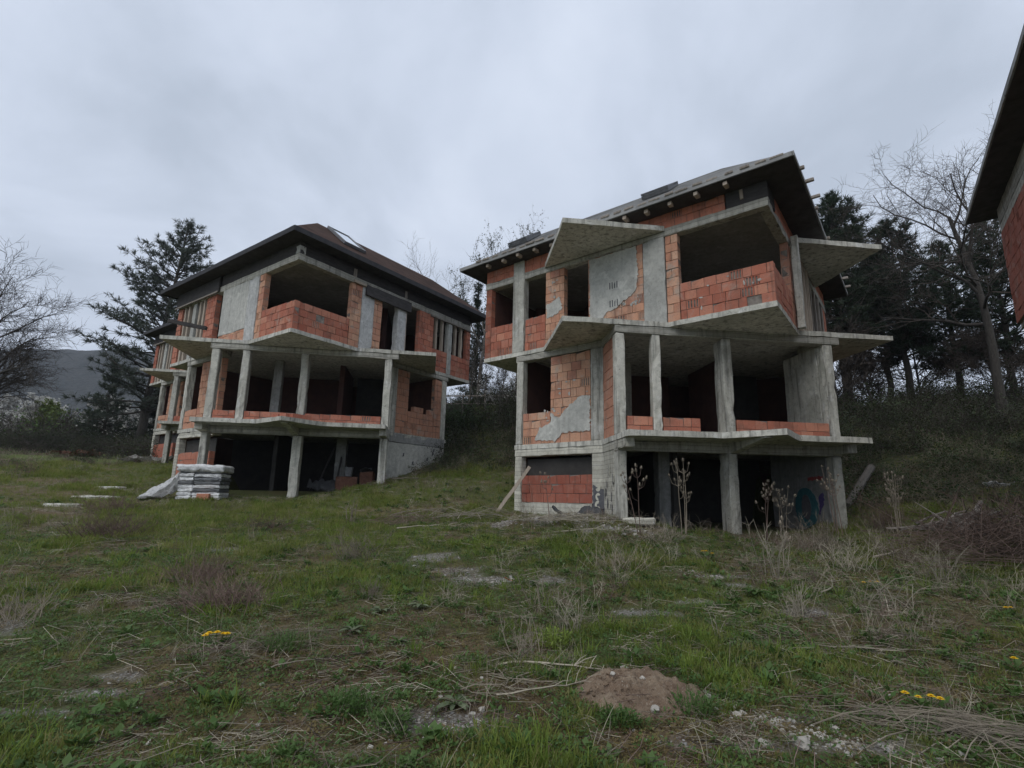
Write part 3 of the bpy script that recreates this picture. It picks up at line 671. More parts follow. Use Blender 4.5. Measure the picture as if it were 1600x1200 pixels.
# ------------------------------------------------------------------ the right house (weathered grey roof)
def build_h2():
    S2 = 2.95; H = House('H2', 'three-storey brick and concrete shell with weathered grey roof and triangular top canopies', S2); zl, zt = S2 + 2.43, S2 + 2.66
    D = dict(a1=.98, a2=1.82, pL=-3.22, pR=2.75, zg=-2.35, t1L=3.25, t1R=2.9, t2=4.62, uF=7.6, mid=(-.35,),
             cols1=[(-3.23, .24, .3), (-2.28, .23, .24), (-.37, .26, .48), (2.52, .27, .28)], cols0=[(-3.235, .24, .3), (-.37, .26, .48), (2.52, .24, .28)])
    common(H, D)
    # triangular canopies under the eaves
    for sg in (-1, 1):
        H.prism('canopy', [(sg * 4.62, -1.82), (sg * 1.84, -1.82), (sg * 4.62, -4.60)], S2 + 2.58, S2 + 2.72, 'concrete', seg=.45)
    # upper floor, left side: brightest bricks first so that they are single pieces
    H.bricks('u', 0.0, 2.25, S2, S2 + 1.0, gone=((0, 1),))
    H.bricks('v', .235, 2.2, S2, S2 + 1.0)
    H.bricks('u', 2.26, 2.6, S2, zl, 'brick_old', bl=.36, slot=.12)
    H.box('column', 'u', 2.62, 3.24, -.26, .0, S2, zl, 'plaster', jit=.012)
    H.bricks('u', 5.82, 6.51, S2, zl, 'brick_old')
    H.bricks('u', 6.515, 7.3, S2, S2 + 1.07); H.bricks('u', 7.81, 8.74, S2, S2 + 1.05, slot=.12)
    H.box('column', 'u', 7.34, 7.8, -.26, .004, S2, S2 + 3.1, 'concrete', jit=.01)
    H.bricks('u', 8.75, 9.0, S2, zl, 'brick_red', bl=.3, slot=.75)
    H.bricks('u', 4.93, 6.3, 0.004, S2 - .35, 'brick_old', slot=.08)
    H.bricks('u', 6.31, 7.32, 0.004, .95, 'brick_old', slot=.15)
    H.bricks('u', 4.9, 7.33, -1.7, -.92, 'brick_dark', bl=.4, slot=0)
    front_parapet(H, D, [(-2.97, -2.3, .47), (-2.03, -1.05, .47), (-.08, 2.5, .47)])
    H.bricks('u', 3.25, 4.98, S2, zl, 'brick_old', bl=.36, slot=.12)
    H.sheet('plaster', 'u', [(4.92, S2 + .34), (4.93, zl - .03), (3.44, zl - .02), (3.4, S2 + 1.6), (3.46, S2 + 1.15), (3.62, S2 + .98), (3.85, S2 + .9), (4.1, S2 + .72), (4.4, S2 + .66), (4.55, S2 + .42)], -.031, -.008, 'plaster', rough=.022)
    for z_ in (S2 + 1.32, S2 + .78):  # flat dark bars on the plaster, painting the shade inside open block slots
        for k_ in range(4): H.sheet('slot', 'u', [(4.02 + k_ * .075, z_), (4.05 + k_ * .075, z_), (4.05 + k_ * .075, z_ + (.2 if k_ != 1 else .13)), (4.02 + k_ * .075, z_ + .2)], -.0075, -.004, 'paint_dark')
    H.sheet('plaster', 'u', [(6.45, S2 + .9), (6.47, S2 + 1.35), (5.95, S2 + 1.5), (5.9, S2 + 1.1), (6.2, S2 + .95)], -.031, -.018, 'plaster', rough=.03)
    H.sheet('plaster', 'u', [(6.85, .12), (6.7, .45), (6.3, .6), (6.28, .9), (6.0, .72), (5.75, .98), (5.3, 1.28), (4.95, 1.28), (4.95, .3), (5.2, .26), (5.5, .3), (5.9, .28), (6.1, .05)], -.031, -.012, 'plaster', rough=.03)
    for cs, cz, rs, rz, nn_ in ((3.62, S2 + .86, .28, .22, 12), (5.7, .75, .8, .35, 14), (6.1, S2 + 1.6, .25, .5, 7), (1.2, S2 + .5, .9, .4, 7), (5.5, 1.6, .5, .6, 8)):
        for i in range(nn_):
            a_, b_ = cs + random.uniform(-rs, rs), cz + random.uniform(-rz, rz); w_, h_ = random.uniform(.015, .07), random.uniform(.015, .06)
            H.sheet('plaster', 'u', [(a_ + w_ * math.cos(t) * random.uniform(.5, 1.2), b_ + h_ * math.sin(t) * random.uniform(.5, 1.2)) for t in [k_ * .7 for k_ in range(9)]], -.031, -.021, 'plaster')
    # brick band over the lintel and dark corner panel
    H.bricks('u', 1.0, 9.0, zt, S2 + 3.1, 'brick_red', slot=.06); H.bricks('v', .9, 8.8, zt, S2 + 3.1, 'brick_red', single=False)
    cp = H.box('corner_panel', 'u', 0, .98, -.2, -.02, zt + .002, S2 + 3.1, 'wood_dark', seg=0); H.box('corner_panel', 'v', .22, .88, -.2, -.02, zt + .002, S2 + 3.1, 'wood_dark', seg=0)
    H.box('batten', 'u', .55, .63, -.02, .02, zt + .12, zt + .38, 'wood_pale', parent=cp, seg=0)
    # side facing right
    H.bricks('v', 2.2, 2.62, S2, zl, 'brick_old', single=False)
    H.box('prop', 'v', 2.36, 2.56, .02, .2, S2, zl + .2, 'concrete')
    for x in (2.95, 3.3, 3.8, 4.2, 4.5): H.box('prop', 'v', x, x + .13, -.06, .08, S2, zl, 'wood_pale', bev=.01)
    for x in (5.0, 5.6, 6.4, 7.2, 8.0): H.box('prop', 'v', x, x + .16, -.2, -.02, S2, zl, 'wood', bev=.01)
    H.bricks('v', 8.3, 8.9, S2, zl, 'brick_red', single=False)
    # first floor and cellar
    H.box('column', 'u', 7.335, 7.585, -.26, -.004, 0.002, S2 - .332, 'concrete', bev=.02)
    H.box('column', 'u', 4.5, 4.915, -.26, -.002, 0.002, S2 - .332, 'concrete')
    f = ret(D['pL'], -1)
    H.bricks(f, 2.18, 3.15, 0.004, S2 - .35, 'brick_old', n=-.02, bl=.3, single=True)
    H.box('side_wall', ret(2.52, -1), 2.16, 3.6, -.2, .002, 0.002, S2 - .342, 'concrete')
    H.box('column', 'u', 7.335, 7.59, -.26, 0, -2.6, -.362, 'pale_concrete', bev=.02)
    pc = H.box('column', 'u', 4.48, 4.895, -.26, 0, -2.6, -.362, 'pale_concrete')
    H.box('sill_wall', 'u', 4.9, 7.33, -.24, -.01, -2.7, -1.705, 'pale_concrete')
    rw = H.box('return_wall', f, 2.16, 3.16, -.22, -.002, -2.7, -.362, 'pale_concrete')
    # peeling paint and graffiti
    H.sheet('paint', 'u', [(4.50, -2.2), (4.50, -1.35), (4.86, -1.2), (4.88, -2.2)], .012, .016, 'paint_dark', pc, .02)
    def arc(s_, z_, r0, r1, a0, a1, k=9):
        o = [(s_ + r1 * .8 * math.cos(a0 + (a1 - a0) * i / k), z_ + r1 * math.sin(a0 + (a1 - a0) * i / k)) for i in range(k + 1)]
        return o + [(s_ + r0 * .8 * math.cos(a0 + (a1 - a0) * i / k), z_ + r0 * math.sin(a0 + (a1 - a0) * i / k)) for i in range(k, -1, -1)]
    for q in (arc(4.70, -1.28, .0, .10, .3, 5.9), arc(4.70, -1.52, .035, .10, -1.7, 2.6), arc(4.71, -1.74, .04, .115, -2.4, 2.0), arc(4.68, -2.02, .05, .12, .9, 5.2)):
        H.sheet('paint', 'u', q, .017, .021, 'paint_pale', pc, .008)
    for i in range(16):
        s_, z_ = random.uniform(2.2, 3.05), random.uniform(-2.2, -.9); w_, h_ = random.uniform(.02, .07), random.uniform(.08, .3)
        H.sheet('paint', f, [(s_, z_), (s_ + w_, z_ + .04), (s_ + w_ * .8, z_ + h_), (s_ - .01, z_ + h_ * .8)], .011, .015, random.choice(('paint_dark', 'paint_dark', 'paint_pale')), rw, .012)
    gw = H.box('side_wall', ret(2.50, -1), 2.16, 4.6, -.2, 0, -2.7, -.142, 'grey_concrete')
    ov = [(3.05 + .48 * math.cos(t), -1.72 + .55 * math.sin(t)) for t in [i * .42 for i in range(15)]]
    gf = ret(2.50, -1)
    H.sheet('graffiti', gf, ov, .012, .016, 'paint_teal', gw, .02)
    H.sheet('graffiti', gf, [(3.05 + .2 * math.cos(t), -1.7 + .34 * math.sin(t)) for t in [i * .42 for i in range(15)]], .017, .02, 'paint_dark', gw, .02)
    H.sheet('graffiti', gf, [(2.56, -1.9), (2.42, -1.7), (2.3, -1.5), (2.36, -1.3), (2.52, -1.42)], .012, .016, 'paint_purple', gw, .03)
    H.sheet('graffiti', gf, [(2.3, -.98), (2.3, -.88), (2.9, -.9), (2.9, -1.0)], .012, .016, 'paint_red', gw, .02)
    H.box('inner_column', 'f', -1.55, -1.2, -3.9, -3.5, -2.7, -.142, 'grey_concrete')
    H.box('side_wall', 'v', 3.9, 7.4, -.24, -.03, -2.6, -.145, 'concrete')
    H.box('side_wall', 'v', 3.9, 7.4, -.24, -.03, 0.002, S2 - .335, 'brick_old', seg=0)
    # roof with bare rafters
    rf = H.roof(38.5, 'roof_grey', oL=.74, oV=.70)
    ze = S2 + 3.2
    for x in (.78, 1.5, 2.2, 2.85, 3.46, 4.05, 4.7, 5.3, 5.95, 6.55, 7.2, 7.83, 8.5): H.box('rafter', 'u', x, x + .10, .30, .50 + random.uniform(-.05, .03), ze - .20, ze - .102, 'wood_pale', parent=rf, seg=0, jit=.02, bev=.003)
    for i, x in enumerate((.1, .75, 1.6, 2.2, 2.85, 3.4, 4.2, 5.0, 5.9, 6.8, 7.7, 8.6)):
        H.box('rafter', 'v', x, x + .08, .3, .80 + random.uniform(-.10, .12), ze - .066, ze + .02, 'wood', parent=rf, seg=0, jit=.01)
    for i in range(26):     # torn and lifted edge boards
        x = -.5 + i * .37; w_ = random.uniform(.2, .34); k = random.uniform(-.02, .10)
        H.box('roof_board', 'u', x, x + w_, .50, .58 + abs(k) * .3, ze - .0 + k * .1, ze + .06 + max(0, k) * .3, 'wood', parent=rf, seg=0, jit=.012)
    for i in range(9):
        x = -.4 + i * .5 + random.uniform(-.1, .1)
        H.box('roof_board', 'v', x, x + random.uniform(.1, .3), .45, .60 + random.uniform(0, .12), ze + .01, ze + .07 + random.uniform(0, .06), 'wood', parent=rf, seg=0, jit=.015)
    skylight(H, rf, 'u', 2.95, -.35, .8, 1.0, 38.5, ze, tilt=.07); skylight(H, rf, 'u', 7.9, -.35, .8, 1.0, 38.5, ze, tilt=.05)
    H.finish(); return H

# ------------------------------------------------------------------ the left house (brown roof)
def build_brown(key, label, single=True):
    S2 = 2.9; H = House(key, label, S2); H.single = single; zl, zt = S2 + 2.43, S2 + 2.66
    D = dict(a1=1.08, a2=1.86, pL=-3.05, pR=3.1, zg=-2.5, t1L=3.08, t1R=3.1, t2=4.7, uF=7.3, mid=(0.0,),
             cols1=[(-3.02, .25, .3), (-2.02, .25, .3), (-.06, .27, .34), (2.86, .26, .28)], cols0=[(-3.02, .22, .3), (-.08, .3, .34), (2.86, .27, .3)])
    common(H, D)
    H.bricks('u', 0, 2.04, S2, S2 + 1.0, slot=.08); H.bricks('v', .235, 2.18, S2, S2 + 1.0, slot=.06, gone=((2, 2),))
    v_upper(H)
    H.bricks('u', 2.05, 2.4, S2, zl, 'brick_old', slot=.1)
    H.box('column', 'u', 2.41, 3.1, -.26, .0, S2, zl, 'white_plaster')
    H.bricks('u', 3.11, 5.07, S2, S2 + .7, 'brick_old')
    H.box('plaster_wall', 'u', 3.12, 5.06, -.22, -.012, S2 + .55, zl, 'plaster')
    H.bricks('u', 5.62, 6.41, S2, zl, 'brick_red'); H.bricks('u', 8.58, 8.98, S2, zl, 'brick_red', single=False)
    for x in (6.6, 6.95, 7.35, 7.95, 8.3): H.box('mullion', 'u', x, x + (.13 if x != 7.35 else .28), -.2, -.04, S2, zl, 'wood_pale' if x != 7.35 else 'plaster', bev=.01)
    front_parapet(H, D, [(-2.75, -2.04, .40), (-1.75, -.1, .40), (.24, 2.84, .40)])
    for (p, q, r_) in ((-.5, -1.35, .75), (-.2, -1.08, .7), (.18, -1.1, -.75), (.42, -1.34, -.78)):
        o = bpy.data.objects.new('brick', brick_mesh('brick_red', 0)); COL.objects.link(o); o.parent = H.root
        o.matrix_basis = Matrix.Translation((p, -q, .12)) @ Matrix.Rotation(-r_, 4, 'Z') @ Matrix.Diagonal((.34, .14, .22, 1))
    # dark boards below the eaves, over the balcony and the far windows
    H.box('board_panel', 'u', 5.35, 9.05, .0, .07, zl + .02, S2 + 3.06, 'wood_dark'); H.box('board_panel', 'u', 5.35, 9.05, .072, .12, zl - .04, zl + .03, 'wood', seg=.8)
    H.box('board_panel', 'v', 2.75, 5.0, .02, .12, S2 + 2.08, S2 + 2.5, 'wood_dark'); H.box('timber_plate', 'v', 2.2, 3.7, .0, .09, zl - .02, zl + .08, 'wood_pale', bev=.008)
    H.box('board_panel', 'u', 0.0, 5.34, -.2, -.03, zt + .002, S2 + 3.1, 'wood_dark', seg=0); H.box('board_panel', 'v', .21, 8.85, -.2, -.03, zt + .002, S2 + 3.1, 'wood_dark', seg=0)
    H.box('post', 'v', 2.2, 2.34, -.025, .01, zt + .0, zt + .3, 'wood'); H.box('post', 'v', 4.72, 4.84, -.025, .01, zt, zt + .3, 'wood'); H.box('corner_post', 'u', -.01, .22, -.24, .0, zt + .003, zt + .28, 'plaster')
    # first floor and cellar
    H.bricks('u', 4.4, 6.0, 0.004, S2 - .35, 'brick_old', single=key == 'H1'); H.bricks('u', 6.01, 7.0, 0.004, .75, 'brick_old')
    H.box('column', 'u', 7.02, 7.28, -.26, -.003, 0.002, S2 - .332, 'concrete', bev=.02)
    H.box('column', 'u', 7.02, 7.29, -.26, 0, -2.7, -.362, 'pale_concrete', bev=.02)
    H.bricks('u', 4.5, 7.01, -1.75, -.92, 'brick_red', bl=.4, slot=0); H.box('sill_wall', 'u', 4.4, 7.01, -.24, -.01, -2.8, -1.755, 'pale_concrete')
    H.box('inner_column', 'f', 1.0, 1.4, -4.6, -4.2, -2.8, -.142, 'grey_concrete'); H.box('inner_column', 'f', -1.5, -1.2, -4.2, -3.9, 0.002, S2 - .135, 'grey_concrete')
    H.bricks('v', 4.64, 5.27, 0.004, S2 - .35, 'brick_old', single=False); H.bricks('v', 6.73, 7.15, 0.004, S2 - .35, 'brick_old', single=False)
    H.bricks('v', 5.28, 6.72, 0.004, 1.18, 'brick_old', slot=.08, jag=.2)
    H.box('column', 'v', 4.35, 4.63, -.26, -.004, 0.002, S2 - .332, 'concrete'); H.box('column', 'v', 7.16, 7.42, -.26, -.002, 0.002, S2 - .332, 'concrete')
    H.box('side_wall', 'v', 4.33, 7.42, -.26, .004, -.37, -.003, 'grey_concrete'); w = H.box('side_wall', 'v', 4.33, 7.42, -.26, -.004, -2.9, -.376, 'plaster', jit=.01)
    for x, z in ((5.1, -.9), (5.6, -1.2), (6.7, -.75), (6.9, -.95), (6.75, -.6), (6.4, -1.0)): H.sheet('stain', 'v', [(x, z), (x + .08, z + .03), (x + .1, z + .16), (x + .02, z + .14)], .003, .006, 'paint_dark', w, .01)
    rf = H.roof(40, 'roof_brown'); skylight(H, rf, 'v', 2.2, -.1, .95, 1.55, 40, S2 + 3.2)
    H.finish(); return H
build_h2()
build_brown('H1', 'three-storey brick and concrete shell with brown hipped roof, behind the stack of white slabs')
build_brown('H4', 'farthest brick and concrete shell, mostly hidden behind the brown-roofed one, before the tall conifer', single=False)
def build_h3():
    S2 = 2.95; H = House('H3', 'neighbouring house of which only a dark eave corner and brick wall edge show', S2); zl, zt = S2 + 2.43, S2 + 2.66
    D = dict(a1=.98, a2=1.82, pL=-3.22, pR=2.75, zg=-2.8, t1L=3.25, t1R=2.9, t2=4.62, uF=7.6, mid=(-.35,),
             cols1=[(-3.23, .24, .3), (-2.28, .23, .24), (-.37, .26, .48), (2.52, .27, .28)], cols0=[(-3.235, .24, .3), (-.37, .26, .48), (2.52, .24, .28)])
    common(H, D)
    H.bricks('bl', .3, 8.88, S2, zl, 'brick_dark', n=.0, thick=.15)
    H.box('lintel', 'bl', .1, 8.88, -.2, -.002, zt + .003, S2 + 3.1, 'board_concrete')
    H.bricks('u', 0, 9, S2, S2 + 1, single=False); H.bricks('v', .24, 8.9, S2, S2 + 1, single=False)
    H.box('column', 'u', 2.62, 3.24, -.26, 0, S2, zl, 'plaster'); H.box('column', 'u', 7.34, 7.8, -.26, 0, S2, zl, 'concrete')
    H.box('column', 'u', 7.335, 7.585, -.26, -.004, -3.2, S2 - .332, 'concrete')
    H.roof(35.5, 'roof_grey'); H.finish(); return H
build_h3()

# ------------------------------------------------------------------ trees
def sag(d, k): return Vector((d.x, d.y, d.z + k)).normalized()
def grow(mb, tw, p, d, L, r, lev, rng, P):
    n = P['seg'][min(lev, len(P['seg']) - 1)]; pts = [p.copy()]; rad = [r]; q = p.copy(); dd = d.copy()
    for i in range(n):
        w = P['wob'] * (1 if lev else .3)
        dd = (dd + Vector((rng.gauss(0, w), rng.gauss(0, w), rng.gauss(0, w) + P['up'] * (lev > 0) + .12 * (lev == 0)))).normalized()
        q = q + dd * (L / n); pts.append(q.copy()); rad.append(r * (1 - (1 - P['taper']) * (i + 1) / n))
    tgt = mb if lev < P['trunk_levels'] else tw
    tgt.tube(pts, rad, 7 if lev == 0 else (5 if lev == 1 else 3), cap=False)
    if lev >= P['lev']: return
    k = P['kids'][lev]
    for j in range(k):
        t = P['from'][lev] + (1 - P['from'][lev]) * ((j + rng.random()) / k)
        f = t * n; i = min(int(f), n - 1); base = pts[i].lerp(pts[i + 1], f - i)
        ax = (pts[i + 1] - pts[i]).normalized(); o = ax.orthogonal().normalized(); o = Matrix.Rotation(rng.uniform(0, 2 * math.pi), 3, ax) @ o
        an = math.radians(rng.uniform(*P['ang']))
        nd = (ax * math.cos(an) + o * math.sin(an)).normalized()
        rr = max(P['rmin'], (r * (1 - (1 - P['taper']) * t)) * rng.uniform(.45, .65))
        grow(mb, tw, base, nd, L * rng.uniform(*P['ratio']) * (1.15 - .4 * t if lev == 0 else 1), rr, lev + 1, rng, P)
    return
BARE_P = dict(seg=[9, 6, 5, 4, 3], wob=.16, up=.03, taper=.35, trunk_levels=2, lev=4, kids=[9, 6, 5, 4], ang=(28, 62), ratio=(.42, .62), rmin=.006)
BARE_P['from'] = [.3, .25, .2, .15]
def bare_tree(label, x, y, H, r, seed, P=BARE_P, lean=(0, 0), bark='bark_grey', twig='twig', group=None, buds=None, nbud=0, z=None, cat='tree', name='bare_tree', lsc=.62, bsize=1.0):
    rng = random.Random(seed); mb, tw = MB(), MB()
    grow(mb, tw, Vector((0, 0, -.3)), Vector((lean[0], lean[1], 1)).normalized(), H * lsc, r, 0, rng, P)
    root = empty(name, (x, y, gh(x, y) if z is None else z)); tag(root, label, cat, group)
    mb.build('trunk', M[bark], root, True); crown = tw.build('crown', M[twig], root)
    if buds:
        bl = MB(); vs_ = tw.v
        for i in range(nbud):
            c = vs_[rng.randrange(len(vs_))]; s = rng.uniform(.03, .07) * bsize
            for k in range(3):
                d = Vector((rng.gauss(0, 1), rng.gauss(0, 1), rng.gauss(0, 1))).normalized(); sd_ = d.orthogonal().normalized()
                bl.blade(c + d * rng.uniform(0, .12), d, sd_, s * 1.6, s, .1)
        bl.build('blossom' if buds == 'blossom' else 'foliage', M[buds], root)
    return root
def pine_mesh(seed, H, R, base, nlev, leafL=.3, leafW=.026, clumps=7, droop=.0, irregular=.35, blades=11, shape='pine', lean=(0, 0)):
    rng = random.Random(seed); mb, nd = MB(), MB()
    pts = []; 
    for i in range(11):
        t = i / 10; pts.append(Vector((lean[0] * t * H + rng.gauss(0, .05) * (t > 0), lean[1] * t * H + rng.gauss(0, .05), H * t - .3 * (t == 0))))
    r0 = H * .016 + .03; mb.tube(pts, [r0 * (1 - .88 * i / 10) for i in range(11)], 8)
    def at(t):
        f = t * 10; i = min(int(f), 9); return pts[i].lerp(pts[i + 1], f - i)
    def clump(c, d, s=1.0):
        for b in range(blades):
            v = (d * .9 + Vector((rng.gauss(0, .62), rng.gauss(0, .62), rng.gauss(.18, .55)))).normalized()
            sd_ = v.cross(Vector((rng.gauss(0, 1), rng.gauss(0, 1), rng.gauss(0, 1)))).normalized()
            nd.blade(c, v, sd_, leafL * s * rng.uniform(.7, 1.25), leafW * 1.0, .12)
    for k in range(nlev):
        t = base + (1 - base) * (k + rng.uniform(-.3, .3)) / nlev; t = min(max(t, base * .8), .985)
        u = (t - base) / (1 - base)
        if shape == 'pine': prof = (1 - u) ** .62 * (0.75 + .45 * math.sin(min(1, u * 2.6) * math.pi / 2)) * .95
        else: prof = (1 - u) ** .9
        for j in range(rng.choice((3, 4, 5))):
            az = rng.uniform(0, 2 * math.pi); L = max(.25, R * prof * rng.uniform(1 - irregular, 1.12)); el = rng.uniform(-.12, .35) + u * .5 - droop * (1 - u)
            p = at(t); d = Vector((math.cos(az) * math.cos(el), math.sin(az) * math.cos(el), math.sin(el))); bp = [p.copy()]; br = [max(.012, r0 * .28 * (1 - .6 * u))]
            ns = 5
            for i in range(ns):
                d = (d + Vector((rng.gauss(0, .13), rng.gauss(0, .13), rng.gauss(.05, .1)))).normalized(); p = p + d * L / ns; bp.append(p.copy()); br.append(br[0] * (1 - .8 * (i + 1) / ns))
            mb.tube(bp, br, 4, cap=False)
            m = max(2, int(clumps * L / R * 1.6))
            for c in range(m):
                f = (.3 + .7 * (c + rng.random()) / m) * ns; i = min(int(f), ns - 1); q = bp[i].lerp(bp[i + 1], f - i)
                side = Vector((rng.gauss(0, 1), rng.gauss(0, 1), rng.gauss(.25, .5))).normalized() * rng.uniform(.1, .45) * (L / R + .3)
                e_ = q + side; mb.tube([q, e_], [.012, .006], 3, cap=False)
                clump(e_, (d + side.normalized()).normalized())
                if rng.random() < .7: clump(q.lerp(e_, .5), (d + side.normalized() * .6).normalized(), .85)
            clump(bp[-1], d)
    for i in range(4): clump(at(.97 + .01 * i), Vector((0, 0, 1)))
    return mb.mesh('trunk'), nd.mesh('crown')
_pm = {}
def conifer(label, x, y, H, key, rot, args, needle='needle', group=None, name='pine_tree', bark='bark'):
    if key not in _pm:
        a, b = pine_mesh(**args); a.materials.append(M[bark]); b.materials.append(M[needle])
        a.polygons.foreach_set('use_smooth', [True] * len(a.polygons)); _pm[key] = (a, b, args['H'])
    a, b, h0 = _pm[key]
    root = empty(name, (x, y, gh(x, y) - .1), rot); tag(root, label, 'tree', group)
    for nm, me in (('trunk', a), ('crown', b)):
        o = bpy.data.objects.new(nm, me); COL.objects.link(o); o.parent = root; o.scale = (H / h0,) * 3
    return root
PA = dict(seed=3, H=10.5, R=3.0, base=.28, nlev=34, clumps=13, blades=13); PB = dict(seed=11, H=10, R=2.8, base=.27, nlev=30, clumps=12, blades=13); PC = dict(seed=23, H=9.5, R=3.2, base=.24, nlev=30, clumps=13, blades=13)
gP = 'dark pines on the slope at the right'
conifer('tallest dark pine directly behind the right roof edge and its triangular canopy', 16.6, 25.6, 12.0, 'A', .4, PA, group=gP)
conifer('straight slim pine standing alone against the sky gap on the right slope', 20.0, 26.0, 10.6, 'B', 1.3, PB, group=gP)
conifer('dark pine with a low wide crown behind the leafless tree', 24.0, 27.6, 10.0, 'C', 2.5, PC, group=gP)
conifer('low-branched pine at the right frame edge, under the neighbour eave', 22.9, 23.4, 9.6, 'C', 4.4, PC, group=gP)
conifer('pine whose crown fills the gap between the canopy and slim pine', 18.6, 29.0, 12.0, 'A', 3.4, PA, group=gP)
conifer('pine half hidden behind the right concrete columns', 14.6, 27.0, 11.5, 'B', 5.0, PB, group=gP)
conifer('far pine glimpsed between the slim pine and the leafless tree', 22.6, 31.0, 11.0, 'B', 2.2, PB, group=gP)
conifer('tall ragged conifer rising behind the left houses', -29.6, 39.5, 19.0, 'L', 0.0, dict(seed=43, H=19, R=6.2, base=.16, nlev=48, clumps=15, droop=.10, irregular=.6, leafL=.44, leafW=.036, blades=10, lean=(.07, 0)), needle='needle_grey', name='conifer_tree')
conifer('short dark spruce in front of the blossoming shrubs at left', -36.5, 44.5, 7.8, 'S', .2, dict(seed=51, H=8, R=2.4, base=.05, nlev=26, clumps=9, shape='spruce', irregular=.2, leafL=.34, leafW=.03), name='spruce_tree')
conifer('dark bushy conifer at the foot of the tall ragged one', -30.0, 42.0, 7.0, 'S', 2.2, None, name='spruce_tree')
conifer('narrow dark conifer between the two houses', -3.6, 37.0, 10.0, 'N', .2, dict(seed=61, H=10, R=1.5, base=.08, nlev=28, clumps=8, shape='spruce', irregular=.3), name='spruce_tree')
BR = dict(BARE_P); BR.update(kids=[11, 8, 7, 5], wob=.2, up=.03, ang=(32, 72), ratio=(.42, .60)); BR['from'] = [.45, .2, .15, .1]
bare_tree('big leafless tree with spreading crooked limbs beside the dark eave', 19.6, 20.8, 15.6, .20, 5, BR, lean=(.13, 0), name='bare_tree', bark='bark')
BLF = dict(BARE_P); BLF.update(rmin=.010, kids=[14, 9, 7, 6], ang=(25, 58), up=.015, wob=.13); BLF['from'] = [.18, .2, .15, .1]
bare_tree('wide leafless tree cut by the left picture edge', -35.2, 31.5, 14.5, .26, 12, BLF, lean=(.12, 0), lsc=.60)
BU = dict(BARE_P); BU.update(kids=[9, 6, 5, 3], ang=(18, 42), up=.06)
bare_tree('slender budding tree between the houses, right in front of the others', -3.1, 33.5, 13.6, .15, 31, BU, buds='bush_green', nbud=2500, lsc=.72)
bare_tree('thin leafless tree rising over the brown roof slope', -5.6, 36.5, 13.0, .12, 33, BU, bark='bark', lsc=.66)
bare_tree('budding tree hidden lower behind the gap of the houses', .3, 36.0, 11.0, .14, 35, BU, buds='bush_green', nbud=1500, lsc=.70)
BL = dict(BARE_P); BL.update(kids=[10, 6, 5, 3], ang=(25, 60), seg=[5, 5, 4, 3, 2]); BL['from'] = [.1, .1, .1, .1]
bare_tree('white blossoming shrub tree between the houses, next to the far column', -.4, 27.5, 5.2, .07, 36, BL, buds='blossom', nbud=1200, name='blossom_tree')
for i, (x, y, h, lab) in enumerate(((-47.5, 50, 6.2, 'white blossoming tree just left of the short spruce'), (-41.5, 52, 6.0, 'white blossoming tree partly behind the short spruce'), (-33, 50, 6.5, 'white blossoming tree under the tall conifer'), (-55, 54, 6, 'pale blossoming tree behind the wide leafless one'), (-38.5, 47, 3.4, 'low blossoming shrub at the hedge'))):
    bare_tree(lab, x, y, h, .09, 60 + i, BL, buds='blossom', nbud=3000, name='blossom_tree', bsize=2.2, group='blossoming trees along the far left edge')
bare_tree('yellow-green young tree amid the blossoming ones at left', -45.5, 48.5, 5.0, .08, 71, BL, buds='bush_young', nbud=2500, name='young_tree', bsize=1.6)
for i, (x, y, h, ln, lab) in enumerate(((21.4, 27.4, 6.5, (.35, 0), 'thin leafless sapling leaning right beside the slim pine'), (17.7, 25.4, 4.2, (-.15, 0), 'low leafless sapling at the pines, near the house'), (15.0, 24.4, 6.0, (.1, 0), 'twisted leafless tree between house and tallest pine'), (22.6, 23.6, 5.5, (-.2, 0), 'thicket tree with leafless twigs below the big leafless tree'))):
    bare_tree(lab, x, y, h, .085, 80 + i, BLF, lean=ln, bark='bark', group='saplings among the pines')

for i, (x, y, h, lab) in enumerate(((-1.2, 26.0, 4.6, 'bare sapling on the slope between the houses, nearest the right house'), (-3.4, 30.5, 5.5, 'bare sapling behind the rail fence between the houses'), (-2.2, 29.2, 4.0, 'short bare sapling at the middle of the rail fence'))):
    bare_tree(lab, x, y, h, .06, 120 + i, BU, group='saplings between the houses')
